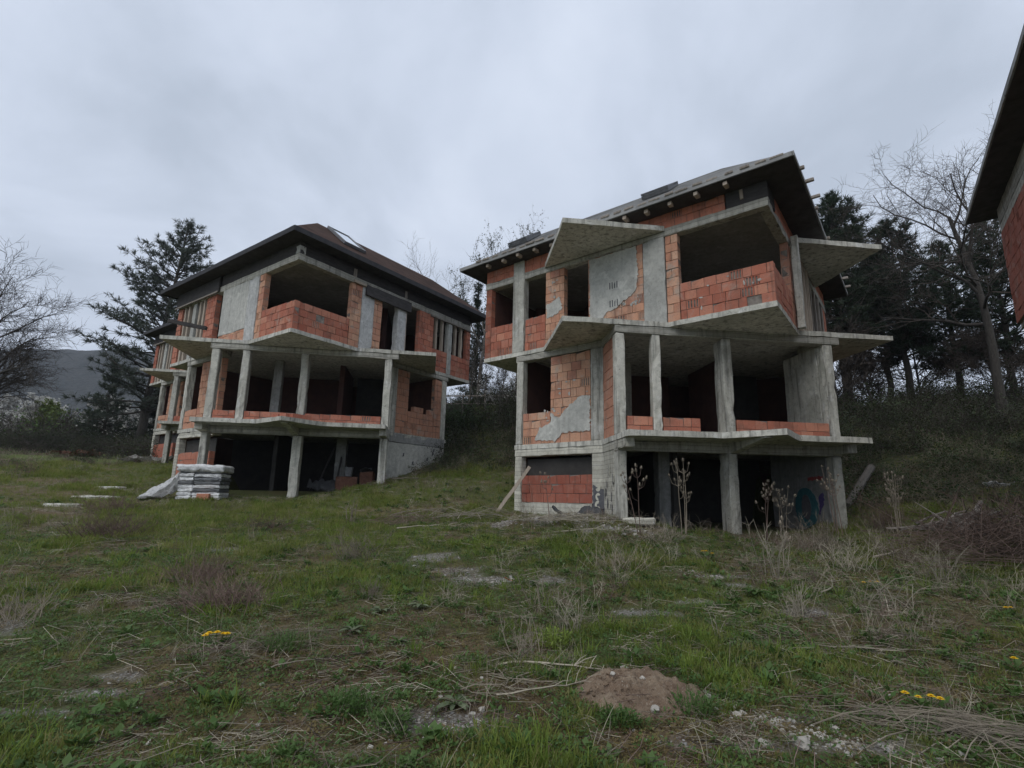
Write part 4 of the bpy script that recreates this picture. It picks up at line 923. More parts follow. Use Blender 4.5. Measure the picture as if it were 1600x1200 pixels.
# ------------------------------------------------------------------ scattered growth (uncountable): instances on points
SRC = {}
def source_collection(name, meshes):
    c = bpy.data.collections.new(name)
    for i, me in enumerate(meshes):
        o = bpy.data.objects.new(name, me); c.objects.link(o)
    return c
def scatter(name, meshes, pts, scl, rot, idx, label=None):
    me = bpy.data.meshes.new(name); n = len(pts)
    me.vertices.add(n); me.vertices.foreach_set('co', np.asarray(pts, np.float32).ravel())
    for nm, a, ty in (('scl', scl, 'FLOAT'), ('idx', idx, 'INT')):
        at = me.attributes.new(nm, ty, 'POINT'); at.data.foreach_set('value', np.asarray(a, np.float32 if ty == 'FLOAT' else np.int32))
    at = me.attributes.new('rot', 'FLOAT_VECTOR', 'POINT'); at.data.foreach_set('vector', np.asarray(rot, np.float32).ravel())
    o = bpy.data.objects.new(name, me); COL.objects.link(o); o['kind'] = 'stuff'
    col = source_collection(name + '_source', meshes)
    nt = bpy.data.node_groups.new(name + '_nodes', 'GeometryNodeTree')
    nt.interface.new_socket('Geometry', in_out='INPUT', socket_type='NodeSocketGeometry'); nt.interface.new_socket('Geometry', in_out='OUTPUT', socket_type='NodeSocketGeometry')
    N = nt.nodes; Lk = nt.links
    gi = N.new('NodeGroupInput'); go = N.new('NodeGroupOutput'); ip = N.new('GeometryNodeInstanceOnPoints'); ci = N.new('GeometryNodeCollectionInfo')
    ci.inputs['Collection'].default_value = col; ci.inputs['Separate Children'].default_value = True; ci.inputs['Reset Children'].default_value = True
    def attr(nm, ty):
        a = N.new('GeometryNodeInputNamedAttribute'); a.data_type = ty; a.inputs['Name'].default_value = nm; return a.outputs['Attribute']
    ip.inputs['Pick Instance'].default_value = True
    e2r = N.new('FunctionNodeEulerToRotation'); Lk.new(attr('rot', 'FLOAT_VECTOR'), e2r.inputs[0])
    Lk.new(gi.outputs[0], ip.inputs['Points']); Lk.new(ci.outputs[0], ip.inputs['Instance']); Lk.new(attr('idx', 'INT'), ip.inputs['Instance Index'])
    Lk.new(e2r.outputs[0], ip.inputs['Rotation']); Lk.new(attr('scl', 'FLOAT'), ip.inputs['Scale']); Lk.new(ip.outputs[0], go.inputs[0])
    md = o.modifiers.new('scatter', 'NODES'); md.node_group = nt
    return o
NR = np.random.default_rng(5)
def cand(n, r0, r1, pw=.35, half=1.02):
    """random spots in a fan in front of the viewer, closer ones more often"""
    u = NR.random(n); k = 1 + pw
    r = (r0 ** k + u * (r1 ** k - r0 ** k)) ** (1 / k); a = NR.uniform(-half, half, n)
    return r * np.sin(a), r * np.cos(a), r
def free(x, y):
    ok = np.hypot((x - .95) / .46, (y - 4.58) / .44) > NR.uniform(.8, 1.1, len(x))
    for h in HOUSES.values():
        p, q = to_local(h, x, y); u = -(p + q) * H2R; v = (p - q) * H2R
        ok &= ~((u > -.02) & (v > -.02) & (u < 7.6) & (v < 7.45) & (q < -1.88))
    return ok
def place(name, meshes, x, y, s, tilt=.15, sink=0.0, lift=0.0):
    n = len(x); z = ground_h(x, y) - sink + lift
    rot = np.stack([NR.normal(0, tilt, n), NR.normal(0, tilt, n), NR.uniform(0, 6.283, n)], -1)
    return scatter(name, meshes, np.stack([x, y, z], -1), s, rot, NR.integers(0, len(meshes), n))
def tuft(seed, n, L, w, spread, lean, bend, mat, rl=(.5, 1.2)):
    rng = random.Random(seed); mb = MB()
    for i in range(n):
        az = rng.uniform(0, 6.283); r = spread * math.sqrt(rng.random()); p = Vector((math.cos(az) * r, math.sin(az) * r, -.01))
        a2 = rng.uniform(0, 6.283); d = Vector((math.cos(a2) * lean * rng.random(), math.sin(a2) * lean * rng.random(), 1)).normalized()
        sd_ = Vector((-math.sin(a2 + rng.gauss(0, .5)), math.cos(a2 + rng.gauss(0, .5)), 0))
        l = L * rng.uniform(*rl); n0 = len(mb.v); o = Vector((d.x, d.y, 0))
        m1 = p + d * l * .5; m2 = m1 + (d + o * bend + Vector((0, 0, -.25 * bend))).normalized() * l * .3; tip = m2 + (d + o * bend * 2.2 + Vector((0, 0, -.8 * bend))).normalized() * l * .25
        mb.v += [p - sd_ * w * .5, p + sd_ * w * .5, m1 + sd_ * w * .5, m1 - sd_ * w * .5, m2 + sd_ * w * .36, m2 - sd_ * w * .36, tip]
        mb.f += [(n0, n0 + 1, n0 + 2, n0 + 3), (n0 + 3, n0 + 2, n0 + 4, n0 + 5), (n0 + 5, n0 + 4, n0 + 6)]; mb.mi += [0, 0, 0]
    me = mb.mesh('tuft'); me.materials.append(M[mat]); return me
def herb(seed, n, R, leaf, mat, h=.04):
    rng = random.Random(seed); mb = MB()
    for i in range(n):
        az = rng.uniform(0, 6.283); r = R * math.sqrt(rng.random()); c = Vector((math.cos(az) * r, math.sin(az) * r, rng.uniform(.004, h)))
        d = Vector((math.cos(az + rng.gauss(0, .8)), math.sin(az + rng.gauss(0, .8)), rng.uniform(-.1, .9))).normalized(); sd_ = d.cross(Vector((0, 0, 1))).normalized()
        l = leaf * rng.uniform(.6, 1.3); n0 = len(mb.v)
        mb.v += [c, c + d * l * .5 + sd_ * l * .3, c + d * l, c + d * l * .5 - sd_ * l * .3]; mb.f.append((n0, n0 + 1, n0 + 2, n0 + 3)); mb.mi.append(0)
    me = mb.mesh('herb'); me.materials.append(M[mat]); return me
def litter(seed, n, R, L, rad, mat, up=.06):
    rng = random.Random(seed); mb = MB()
    for i in range(n):
        c = Vector((rng.gauss(0, R), rng.gauss(0, R), rng.uniform(0, .02))); a = rng.gauss(0, 1.2); l = L * rng.uniform(.4, 1.3)
        d = Vector((math.cos(a), math.sin(a), rng.gauss(0, up))); b = Vector((rng.gauss(0, .2), rng.gauss(0, .2), rng.gauss(.02, .06))) * l
        mb.tube([c - d * l * .5, c + b, c + d * l * .5 + Vector((0, 0, .01))], [rad, rad * .9, rad * .5], 3, cap=False)
    me = mb.mesh('litter'); me.materials.append(M[mat]); return me
def stones_mesh(seed, mat):
    rng = random.Random(seed); bm = bmesh.new(); bmesh.ops.create_icosphere(bm, subdivisions=1, radius=.5)
    sc = Vector((rng.uniform(.8, 1.2), rng.uniform(.7, 1.1), rng.uniform(.45, .75)))
    for v in bm.verts: v.co = Vector((v.co.x * sc.x, v.co.y * sc.y, v.co.z * sc.z)) * rng.uniform(.8, 1.15)
    me = bpy.data.meshes.new('pebble'); bm.to_mesh(me); bm.free(); me.materials.append(M[mat]); return me
def bush(seed, n, H, R, mat, leafmat=None, nleaf=0, leaf=.05, rad=.006):
    rng = random.Random(seed); mb = MB()
    tips = []
    for i in range(n):
        az = rng.uniform(0, 6.283); b = Vector((rng.gauss(0, R * .25), rng.gauss(0, R * .25), -.05)); d = Vector((math.cos(az) * rng.uniform(.1, .9), math.sin(az) * rng.uniform(.1, .9), 1)).normalized()
        p = b; pts = [p.copy()]; l = H * rng.uniform(.5, 1.15)
        for k in range(4):
            d = (d + Vector((rng.gauss(0, .25), rng.gauss(0, .25), rng.gauss(-.1, .18)))).normalized(); p = p + d * l / 4; pts.append(p.copy())
        mb.tube(pts, [rad, rad * .9, rad * .75, rad * .55, rad * .35], 3, cap=False); tips += pts[1:]
        for k in range(3):
            q = pts[rng.choice((1, 2, 3))]; dd = (d + Vector((rng.gauss(0, .7), rng.gauss(0, .7), rng.gauss(.1, .5)))).normalized(); ll = l * rng.uniform(.15, .4); e_ = q + dd * ll
            mb.tube([q, q.lerp(e_, .5) + Vector((rng.gauss(0, .03), rng.gauss(0, .03), rng.gauss(0, .03))), e_], [rad * .6, rad * .5, rad * .3], 3, cap=False); tips.append(e_)
    nf = len(mb.f)
    for i in range(nleaf):
        c = rng.choice(tips) + Vector((rng.gauss(0, .06), rng.gauss(0, .06), rng.gauss(0, .06))); d = Vector((rng.gauss(0, 1), rng.gauss(0, 1), rng.gauss(.2, 1))).normalized(); sd_ = d.orthogonal().normalized(); l = leaf * rng.uniform(.6, 1.4)
        n0 = len(mb.v); mb.v += [c, c + d * l * .5 + sd_ * l * .35, c + d * l, c + d * l * .5 - sd_ * l * .35]; mb.f.append((n0, n0 + 1, n0 + 2, n0 + 3)); mb.mi.append(1)
    me = mb.mesh('bush'); me.materials.append(M[mat])
    if leafmat: me.materials.append(M[leafmat])
    return me
def growth():
    # short grass
    x, y, r = cand(120000, 2.2, 34, .30); gr, ba, lu, st, hl = masks(x, y)
    k = (NR.random(len(x)) < (.62 + .5 * lu) * (1 - .9 * ba) * (1 - .8 * gr) * (1 - .2 * hl)) & free(x, y)
    x, y, r, lu = x[k], y[k], r[k], lu[k]
    s = NR.uniform(.5, 1.15, len(x)) * (.75 + .65 * lu) * (1 + np.clip(r - 6, 0, 20) * .035)
    place('grass', [tuft(i, 13, .085, .0055, .05, .75, .35, 'grass') for i in range(5)], x, y, s)
    # lush clumps
    x, y, r = cand(26000, 2.2, 26, .45); gr, ba, lu, st, hl = masks(x, y); cl = fbm(x, y, 1.1, 3, 301)
    k = (NR.random(len(x)) < np.clip((cl - .5) / .12, 0, 1) * (.25 + lu) * (1 - ba) ** 2 * (1 - gr) * (1 - .8 * hl)) & free(x, y)
    x, y, r = x[k], y[k], r[k]
    place('tall_grass', [tuft(20 + i, 20, .17, .0065, .06, .7, .5, 'grass_lush') for i in range(4)], x, y, NR.uniform(.5, 1.2, len(x)))
    # moss and little leaves
    x, y, r = cand(60000, 2.2, 15, .15); gr, ba, lu, st, hl = masks(x, y)
    k = (NR.random(len(x)) < (.45 + .4 * ba) * (1 - .9 * gr)) & free(x, y); x, y, r, ba, lu = x[k], y[k], r[k], ba[k], lu[k]
    n = len(x); z = ground_h(x, y); rot = np.stack([NR.normal(0, .1, n), NR.normal(0, .1, n), NR.uniform(0, 6.28, n)], -1)
    idx = np.where(NR.random(n) < .25 + .65 * ba, NR.integers(0, 2, n), NR.integers(2, 5, n))
    scatter('ground_cover', [herb(i, 26, .07, .016, 'moss', .012) for i in range(2)] + [herb(5 + i, 18, .07, .026, 'herb', .05) for i in range(3)], np.stack([x, y, z], -1), NR.uniform(.6, 1.4, n), rot, idx)
    # broad leaved weeds
    x, y, r = cand(2600, 2.4, 20, .4); gr, ba, lu, st, hl = masks(x, y); k = (fbm(x, y, .9, 3, 77) > .5) & (gr < .4) & free(x, y); x, y = x[k], y[k]
    place('weed_rosettes', [herb(30 + i, 15, .05, .075, 'herb', .05) for i in range(3)], x, y, NR.uniform(.5, 1.2, len(x)))
    # dry straw lying about and standing
    x, y, r = cand(17000, 2.2, 24, .35); gr, ba, lu, st, hl = masks(x, y); cl = fbm(x, y, .7, 3, 401)
    k = (NR.random(len(x)) < .10 + .55 * st + .25 * ba + .5 * np.clip((cl - .55) / .1, 0, 1) + .25 * hl) & free(x, y); x, y = x[k], y[k]
    place('dry_litter', [litter(i, 6, .09, .28, .0022, 'dry_pale' if i % 2 else 'dry') for i in range(6)], x, y, NR.uniform(.5, 1.3, len(x)), .1, lift=.012)
    x, y, r = cand(9000, 2.6, 26, .5); gr, ba, lu, st, hl = masks(x, y)
    k = (NR.random(len(x)) < .06 + .6 * st + .25 * hl) & free(x, y); x, y = x[k], y[k]
    place('dry_grass', [tuft(50 + i, 9, .34, .0032, .09, .9, .35, 'dry_pale' if i % 2 else 'dry', (.3, 1.3)) for i in range(5)], x, y, NR.uniform(.45, 1.15, len(x)), .2)
    # pebbles
    x, y, r = cand(42000, 2.2, 15, .25); gr, ba, lu, st, hl = masks(x, y)
    k = (NR.random(len(x)) < .75 * gr + .035 * ba) & free(x, y); x, y = x[k], y[k]
    place('pebbles', [stones_mesh(i, 'gravel') for i in range(5)], x, y, np.clip(NR.lognormal(-3.95, .5, len(x)), .008, .07), .5, .002)
    n = 380; t = NR.random(n) ** .9; x = 1.35 + 1.15 * t + NR.normal(0, .13, n); y = 4.5 - 1.0 * t + NR.normal(0, .10, n)
    n2 = 150; x = np.r_[x, -.45 + NR.normal(0, .28, n2), NR.uniform(-3.6, 3, 260)]; y = np.r_[y, 3.95 + NR.normal(0, .16, n2), NR.uniform(3.3, 5.2, 260)]
    place('stones_small', [stones_mesh(20 + i, 'stone') for i in range(5)], x, y, np.clip(NR.lognormal(-3.75, .5, len(x)), .01, .06), .5, .003)
    # dry weed skeletons, too many to count
    x, y, r = cand(5200, 3.2, 24, .55); gr, ba, lu, st, hl = masks(x, y); cl = fbm(x, y, .45, 3, 511)
    k = (NR.random(len(x)) < np.clip((cl - .47) / .1, 0, 1) * (.30 + .5 * (x > 1.2) * (y > 5)) + .5 * st + .25 * hl) & free(x, y) & ~((np.abs(x + .5) < 2.2) & (y < 5.6)); x, y = x[k], y[k]
    place('weed_skeletons', [bush(80 + i, 6 + i, .42, .28, ('dry', 'dry_brown', 'dry_pale', 'dry', 'dry_brown')[i], None, 0, .05, .0027) for i in range(5)], x, y, NR.uniform(.4, 1.25, len(x)), .2)
    x, y, r = cand(5000, 2.4, 14, .3); ba = masks(x, y)[1]; k = (NR.random(len(x)) < .15 + .4 * ba) & free(x, y); x, y = x[k], y[k]
    place('twig_litter', [litter(30 + i, 5, .10, .22, .0024, 'dry_brown' if i % 2 else 'twig') for i in range(4)], x, y, NR.uniform(.5, 1.4, len(x)), .15, lift=.014)
    n = 420; a = NR.uniform(0, 6.283, n); q = NR.uniform(.2, 1.25, n) ** .7; x = .95 + np.cos(a) * q * .52; y = 4.58 + np.sin(a) * q * .5
    hr = np.hypot((x - .95) / .47, (y - 4.58) / .46); zz = ground_h(x, y) + np.where(hr < 1, .12 * (1 - hr ** 2.4), 0)
    scatter('soil_clods', [stones_mesh(60 + i, 'clod') for i in range(4)], np.stack([x, y, zz], -1), np.clip(NR.lognormal(-4.0, .5, n), .008, .045), NR.uniform(0, 6, (n, 3)), NR.integers(0, 4, n))
    n = 700; x = np.r_[NR.uniform(-.7, 2.9, n), NR.normal(-.35, .3, 130), NR.normal(2.95, .3, 130)]; y = np.r_[13.3 - .28 * (x[:n] + .7) + NR.normal(-.25, .38, n), NR.normal(8.25, .13, 130), NR.normal(8.75, .13, 130)]; k = free(x, y); x, y = x[k], y[k]
    place('rubble', [stones_mesh(40 + i, 'stone' if i < 3 else 'gravel') for i in range(5)], x, y, np.clip(NR.lognormal(-3.0, .55, len(x)), .02, .16) * np.where(y < 10, .6, 1), .5, .006)
    # brambles on the slope
    x, y, r = cand(15000, 13, 60, .6, .9); hl = masks(x, y)[4]; hz_ = ground_h(x, y)
    k = (NR.random(len(x)) < hl) & free(x, y) & (hz_ < 4.3); x, y = x[k], y[k]
    place('brambles', [bush(i, 16, .55, .6, 'dry_brown' if i % 2 else 'dry', 'bramble', 130, .055, .0035) for i in range(5)], x, y, NR.uniform(.5, 1.25, len(x)), .3)
    x, y, r = cand(6500, 15, 60, .7, .9); hl = masks(x, y)[4]; hz_ = ground_h(x, y)
    k = (NR.random(len(x)) < hl * np.clip((hz_ - .0) / 2.4, .12, 1) * (.35 + .9 * (fbm(x, y, .35, 3, 91) > .48)) * np.where(x < 3, .45, 1)) & free(x, y); x, y = x[k], y[k]
    place('undergrowth', [bush(20 + i, 34, 1.7, 1.2, 'twig', 'bush_green', 520 if i != 2 else 60, .07, .007) for i in range(5)], x, y, NR.uniform(.4, 1.1, len(x)) * np.clip(.45 + (ground_h(x, y) - .5) / 5, .4, 1.1), .12)
    # hedge and scrub along the far left
    n = 420; x = NR.uniform(-62, -14, n); y = 39 + (x + 40) * -.25 + NR.normal(0, 2.2, n); k = free(x, y); x, y = x[k], y[k]
    place('scrub', [bush(40 + i, 34, 1.7, 1.4, 'twig', 'bush_green', 380 if i != 1 else 60, .085, .01) for i in range(4)], x, y, NR.uniform(.45, 1.0, len(x)), .1)
    n = 260; x = NR.uniform(-85, -22, n); y = 54 + (x + 50) * -.12 + NR.normal(0, 4.5, n); k = free(x, y); x, y = x[k], y[k]
    place('thicket', [bush(70 + i, 60, 3.2, 2.2, 'twig', ('bush_green', 'herb', 'blossom', 'bush_green')[i], (260, 260, 620, 60)[i], .16, .016) for i in range(4)], x, y, NR.uniform(.6, 1.25, len(x)), .08)
    n = 1500; x = NR.uniform(-44, -13, n); y = NR.uniform(18, 42, n); k = (fbm(x, y, .25, 3, 55) > .45) & free(x, y); x, y = x[k], y[k]
    place('rough_herbage', [bush(60 + i, 18, .5, .5, 'dry_brown' if i % 2 else 'dry', 'herb', 40, .05, .005) for i in range(4)], x, y, NR.uniform(.4, 1.1, len(x)), .2)
growth()

for (x, y, sc, seed, lab, mt_) in ((-2.7, 25.8, .95, 91, 'green leafy shrub on the slope between the two houses', 'shrub'), (-3.9, 27.5, .8, 92, 'smaller green shrub behind the leafy one between the houses', 'shrub'), (12.2, 20.5, .8, 93, 'dark leafy shrub on the bank right of the house', 'bush_green'), (15.6, 21.5, .9, 94, 'dark leafy shrub on the bank below the slim pine', 'bush_green')):
    o = link('shrub', bush(seed, 60, 1.7, 1.3, 'twig', mt_, 1500, .10, .009)); o.location = (x, y, gh(x, y)); o.scale = (sc,) * 3; tag(o, lab, 'shrub')
# ------------------------------------------------------------------ things in the meadow
def thing_at(name, label, cat, x, y, rz=0.0, group=None, dz=0.0):
    o = empty(name, (x, y, gh(x, y) + dz), rz); tag(o, label, cat, group); return o
def solid(name, label, cat, x, y, me, mat, rz=0.0, group=None, dz=0.0, smooth=False):
    o = link(name, me, M[mat], None, smooth); o.location = (x, y, gh(x, y) + dz); o.rotation_euler = (0, 0, rz); tag(o, label, cat, group); return o
def rough_block(sx, sy, sz, jit=.02, bev=.02, seg=.12, seed=0):
    random.seed(seed + 100); bm = bbox_bm(((0, 0), (1, 0), (0, 1)), -sx / 2, sx / 2, -sy / 2, sy / 2, 0, sz, seg=seg, jit=jit, bev=bev)
    me = bpy.data.meshes.new('block'); bm.to_mesh(me); bm.free(); return me
def stone(seed, s, flat=.65):
    rng = random.Random(seed); bm = bmesh.new(); bmesh.ops.create_icosphere(bm, subdivisions=2, radius=.5)
    off = Vector((seed * 3.1, seed * 1.7, 0))
    for v in bm.verts:
        v.co *= 1 + .55 * noise.noise(v.co * 2.6 + off) + .2 * noise.noise(v.co * 6 + off); v.co = Vector((v.co.x * s, v.co.y * s * .8, v.co.z * s * flat))
    me = bpy.data.meshes.new('stone'); bm.to_mesh(me); bm.free(); return me
def crumpled(w, l, h, seed, nx=16, ny=14, edge=.03):
    """a rumpled sheet lying on the ground, with thickness"""
    rng = random.Random(seed); bm = bmesh.new(); vv = []
    for j in range(ny + 1):
        row = []
        for i in range(nx + 1):
            x = (i / nx - .5) * w; y = (j / ny - .5) * l
            n1 = noise.noise(Vector((x * 2.1 + seed, y * 2.1, 0))); n2 = noise.noise(Vector((x * 7, y * 7 + seed, 3)))
            row.append(bm.verts.new((x + edge * n2, y + edge * n1, max(.0, h * (.45 + n1 * .9 + n2 * .45)))))
        vv.append(row)
    for j in range(ny):
        for i in range(nx): bm.faces.new((vv[j][i], vv[j][i + 1], vv[j + 1][i + 1], vv[j + 1][i]))
    bmesh.ops.solidify(bm, geom=bm.faces[:], thickness=.006)
    me = bpy.data.meshes.new('sheet'); bm.to_mesh(me); bm.free(); return me

# stack of wrapped white boards with its plastic cover
def white_stack():
    t = thing_at('board_stack', 'stack of grimy white wrapped boards in front of the left house', 'stack', -10.15, 16.7, .18, dz=-.05)
    rng = random.Random(3); z = 0.0
    for k in range(7):
        h = .115
        for (a, b) in ((-.62, -.20), (-.19, .60)):
            dx = rng.uniform(-.02, .02); bm = bbox_bm(((0, 0), (1, 0), (0, 1)), a + dx, b + dx, -.42 + rng.uniform(-.02, .02), .42, z, z + h - .012, seg=.1, jit=.016, bev=.03)
            from_bm('board', bm, M['plastic_white' if rng.random() < .8 else 'plastic_grey'], t)
        z += h
    bm = bbox_bm(((0, 0), (1, 0), (0, 1)), -.60, .58, -.40, .40, z, z + .10, seg=.15, jit=.02); from_bm('board', bm, M['plastic_grey'], t)
    z += .10
    bm = bbox_bm(((0, 0), (1, 0), (0, 1)), -.70, .66, -.48, .46, z - .06, z + .17, seg=.09, jit=.035, bev=.07); from_bm('cover', bm, M['plastic_white'], t, True)
    bm = bmesh.new(); nx, ny = 18, 16; vv = []      # sheet running down to the grass
    for i in range(nx + 1):
        f = i / nx; row = []
        for j in range(ny + 1):
            g = j / ny - .5; x = -.64 - .95 * f; y = g * (.85 + .45 * f) - .12 - .3 * f; zz = .84 * (1 - f) ** 1.25 + .03
            fold = .075 * math.sin(g * 19 + 4 * f) * (1 - .4 * f) + .10 * noise.noise(Vector((x * 3, y * 5, 1))) + .05 * noise.noise(Vector((x * 11, y * 9, 5)))
            row.append(bm.verts.new((x + (.45 * abs(g) + .25 * noise.noise(Vector((g * 7, 3, f)))) * f, y + .12 * noise.noise(Vector((f * 5, g * 4, 8))), max(.01, zz * (1 - .5 * abs(g)) + fold))))
        vv.append(row)
    for i in range(nx):
        for j in range(ny): bm.faces.new((vv[i][j], vv[i + 1][j], vv[i + 1][j + 1], vv[i][j + 1]))
    bmesh.ops.solidify(bm, geom=bm.faces[:], thickness=.008)
    o = from_bm('sheet', bm, M['plastic_white'], t, True)
white_stack()
b0 = rough_block(.34, .2, .2, .004, .01, .2, 5)
solid('loose_brick', 'red hollow brick lying in grass before the white board stack', 'brick', -9.85, 16.2, b0, 'brick_red', .3)

def junk():
    h = HOUSES['H1']; c, sn = math.cos(h['yaw']), math.sin(h['yaw'])
    def W(p, q): return h['x'] + p * c + q * sn, h['y'] + p * sn - q * c
    def put(name, label, cat, p, q, me, mat, rz=0, dz=0, smooth=False):
        x, y = W(p, q); return solid(name, label, cat, x, y, me, mat, rz, None, dz, smooth)
    put('crate', 'dark red crate in the right cellar opening of the left house', 'crate', 1.7, -2.9, rough_block(.75, .5, .55, .02, .02, .2, 50), 'rust', .3)
    put('crate', 'second dark red box beside the right cellar column', 'crate', 2.4, -3.1, rough_block(.5, .45, .75, .03, .03, .2, 51), 'rust', .1)
    mb = MB(); mb.tube([(0, 0, 0), (0, 0, .02), (0, 0, .32), (0, 0, .34)], [.10, .13, .16, .16], 14); mb.tube([(0, 0, .33), (0, 0, .345)], [.165, .165], 14)
    o = mb.build('bucket', [M['plastic_grey']]); x, y = W(1.75, -2.85); o.location = (x, y, gh(x, y) + .55); tag(o, 'pale bucket standing on the dark red crate', 'bucket')
    put('bag', 'crumpled pale bag on the box beside the cellar column', 'bag', 2.35, -3.0, crumpled(.4, .35, .22, 52, 8, 8), 'plastic_grey', .2, .74, True)
    put('bag', 'dark crumpled sack on the cellar floor, left of the crates', 'bag', .9, -3.0, crumpled(1.0, .8, .5, 53), 'plastic_grey', .2, 0, True)
    for k, (p, q, p2, q2, z2) in enumerate(((.5, -3.6, .9, -4.9, 2.0), (1.2, -3.5, 1.25, -4.4, 1.7))):
        x, y = W(p, q); x2, y2 = W(p2, q2); beam_between('timber', ('dark timber leaning in the cellar beside the middle column', 'timber leaning behind the dark red crate')[k], 'timber', (x, y, gh(x, y)), (x2, y2, gh(x, y) + z2), .04, 0, 'wood_dark')
# timber and log leaning at the right house
def beam_between(name, label, cat, p0, p1, w, h, mat, sides=4, taper=1.0, group=None):
    mb = MB(); a, b = Vector(p0), Vector(p1); n = 6; rng = random.Random(len(label))
    pts = [a.lerp(b, i / n) + Vector((rng.gauss(0, .006), rng.gauss(0, .006), rng.gauss(0, .006))) for i in range(n + 1)]
    mb.tube([p - a for p in pts], [w * (1 + (taper - 1) * i / n) * rng.uniform(.93, 1.07) for i in range(n + 1)], sides)
    o = mb.build(name, M[mat]); o.location = a; tag(o, label, cat, group); return o
beam_between('plank', 'pale grey plank leaning against the left corner column of the right house', 'plank', (-.78, 15.3, gh(-.78, 15.3) - .05), (.2, 15.08, .9), .065, .03, 'wood_pale')
beam_between('log', 'weathered log lying up the slope beside the right concrete column', 'log', (9.1, 14.7, gh(9.1, 14.7) + .12), (10.9, 16.2, gh(10.9, 16.2) + .55), .10, 0, 'bark_grey', 8, 1.15)
beam_between('board', 'dark timber board lying across the left balcony of the left house', 'board', (-12.6, 17.35, 5.95), (-11.3, 17.45, 5.72), .09, 0, 'wood_dark')
beam_between('board', 'pale board lying at the far right below the neighbour wall', 'board', (9.6, 11.6, gh(9.6, 11.6) + .1), (11.4, 13.0, gh(11.4, 13.0) + .25), .05, 0, 'wood', 4)

junk()
# rubbish under the brick cellar wall
solid('tarp', 'crumpled dark grey tarp under the red cellar brick wall', 'tarp', 1.45, 13.75, crumpled(1.25, .6, .32, 5), 'plastic_grey', -.5, smooth=True)
solid('plastic_bag', 'white crumpled plastic lying at the foot of the dark tarp', 'bag', .95, 13.55, crumpled(.45, .35, .16, 8, 8, 8), 'plastic_white', .3, smooth=True)
solid('plastic_bag', 'white plastic scrap nearest the corner column beside the tarp', 'bag', 1.75, 13.25, crumpled(.35, .3, .14, 9, 8, 8), 'plastic_white', .9, smooth=True)
solid('cardboard', 'ochre crumpled sheet in front of the dark grey tarp', 'rubbish', 1.32, 13.4, crumpled(.55, .35, .2, 12, 8, 8), 'ochre', -.4, smooth=True)
solid('concrete_block', 'long concrete block lying at the front corner of the right house', 'concrete block', 2.75, 12.45, rough_block(.75, .3, .17, .02, .03, .12, 3), 'pale_concrete', -.2)
solid('orange_scrap', 'orange plastic scrap on the small gravel patch in the meadow', 'rubbish', -.18, 8.05, crumpled(.12, .09, .1, 22, 5, 5, .01), 'orange', .3, dz=.02)
for i, (x, y, sx, sy, rz, lab) in enumerate(((-14.3, 18.1, 1.15, .5, .15, 'pale concrete slab in grass nearest the left house'), (-12.9, 15.9, 1.5, .45, .1, 'longest pale concrete slab in the left grass'), (-12.2, 14.0, 1.1, .3, .2, 'pale concrete slab in the left grass, nearest the viewer'))):
    solid('concrete_slab', lab, 'concrete slab', x, y, rough_block(sx * .8, sy, .14, .03, .04, .12, 20 + i), 'concrete', rz, dz=-.08)
solid('rusty_sheet', 'rusty bent sheet heap on the far left grass', 'scrap metal', -26.8, 31.0, crumpled(2.4, 1.1, .42, 31, 20, 10, .08), 'rust', .2)
solid('rubble_heap', 'grey rubble heap at the foot of the farthest house', 'rubble', -20.4, 28.3, crumpled(2.6, 1.2, .3, 33, 22, 12, .1), 'gravel', .2)
solid('white_sheet', 'white plastic litter on the slope beside the neighbour house', 'rubbish', 13.4, 14.6, crumpled(.7, .4, .2, 35, 8, 8), 'plastic_white', .2, smooth=True)
solid('white_scrap', 'small white litter on the dark slope below the pines', 'rubbish', 10.4, 16.0, crumpled(.35, .25, .14, 36, 6, 6), 'plastic_white', .2, smooth=True)
for i, (x, y, s, lab) in enumerate(((1.02, 4.22, .075, 'largest pale stone low on the front of the earth heap'), (.78, 4.66, .055, 'small pale stone on the left top of the earth heap'), (1.02, 4.63, .05, 'small pale stone on the right top of the earth heap'), (1.52, 4.52, .09, 'pale stone on the ground right of the earth heap'), (1.62, 4.2, .07, 'pale stone by the dark weed clump right of the heap'), (.97, 5.12, .09, 'brownish stone just behind the earth heap'), (1.85, 3.72, .13, 'white stone at the bottom edge in the gravel strip'), (1.62, 3.78, .08, 'smaller white stone beside the one at the bottom edge'), (-.28, 4.28, .07, 'pale stone right of the big grey rosette'), (-.62, 4.42, .06, 'pale stone left of the big grey rosette'), (-1.12, 4.3, .05, 'pale stone by the dark green tussock'), (2.2, 3.95, .08, 'pale stone in the gravel strip, farthest right'))):
    hr = np.hypot((x - .95) / .47, (y - 4.58) / .46); o = solid('stone', lab, 'stone', x, y, stone(i + 3, s), 'stone', i * 1.3, dz=s * .12 + (.12 * (1 - hr ** 2.4) if hr < 1 else 0))

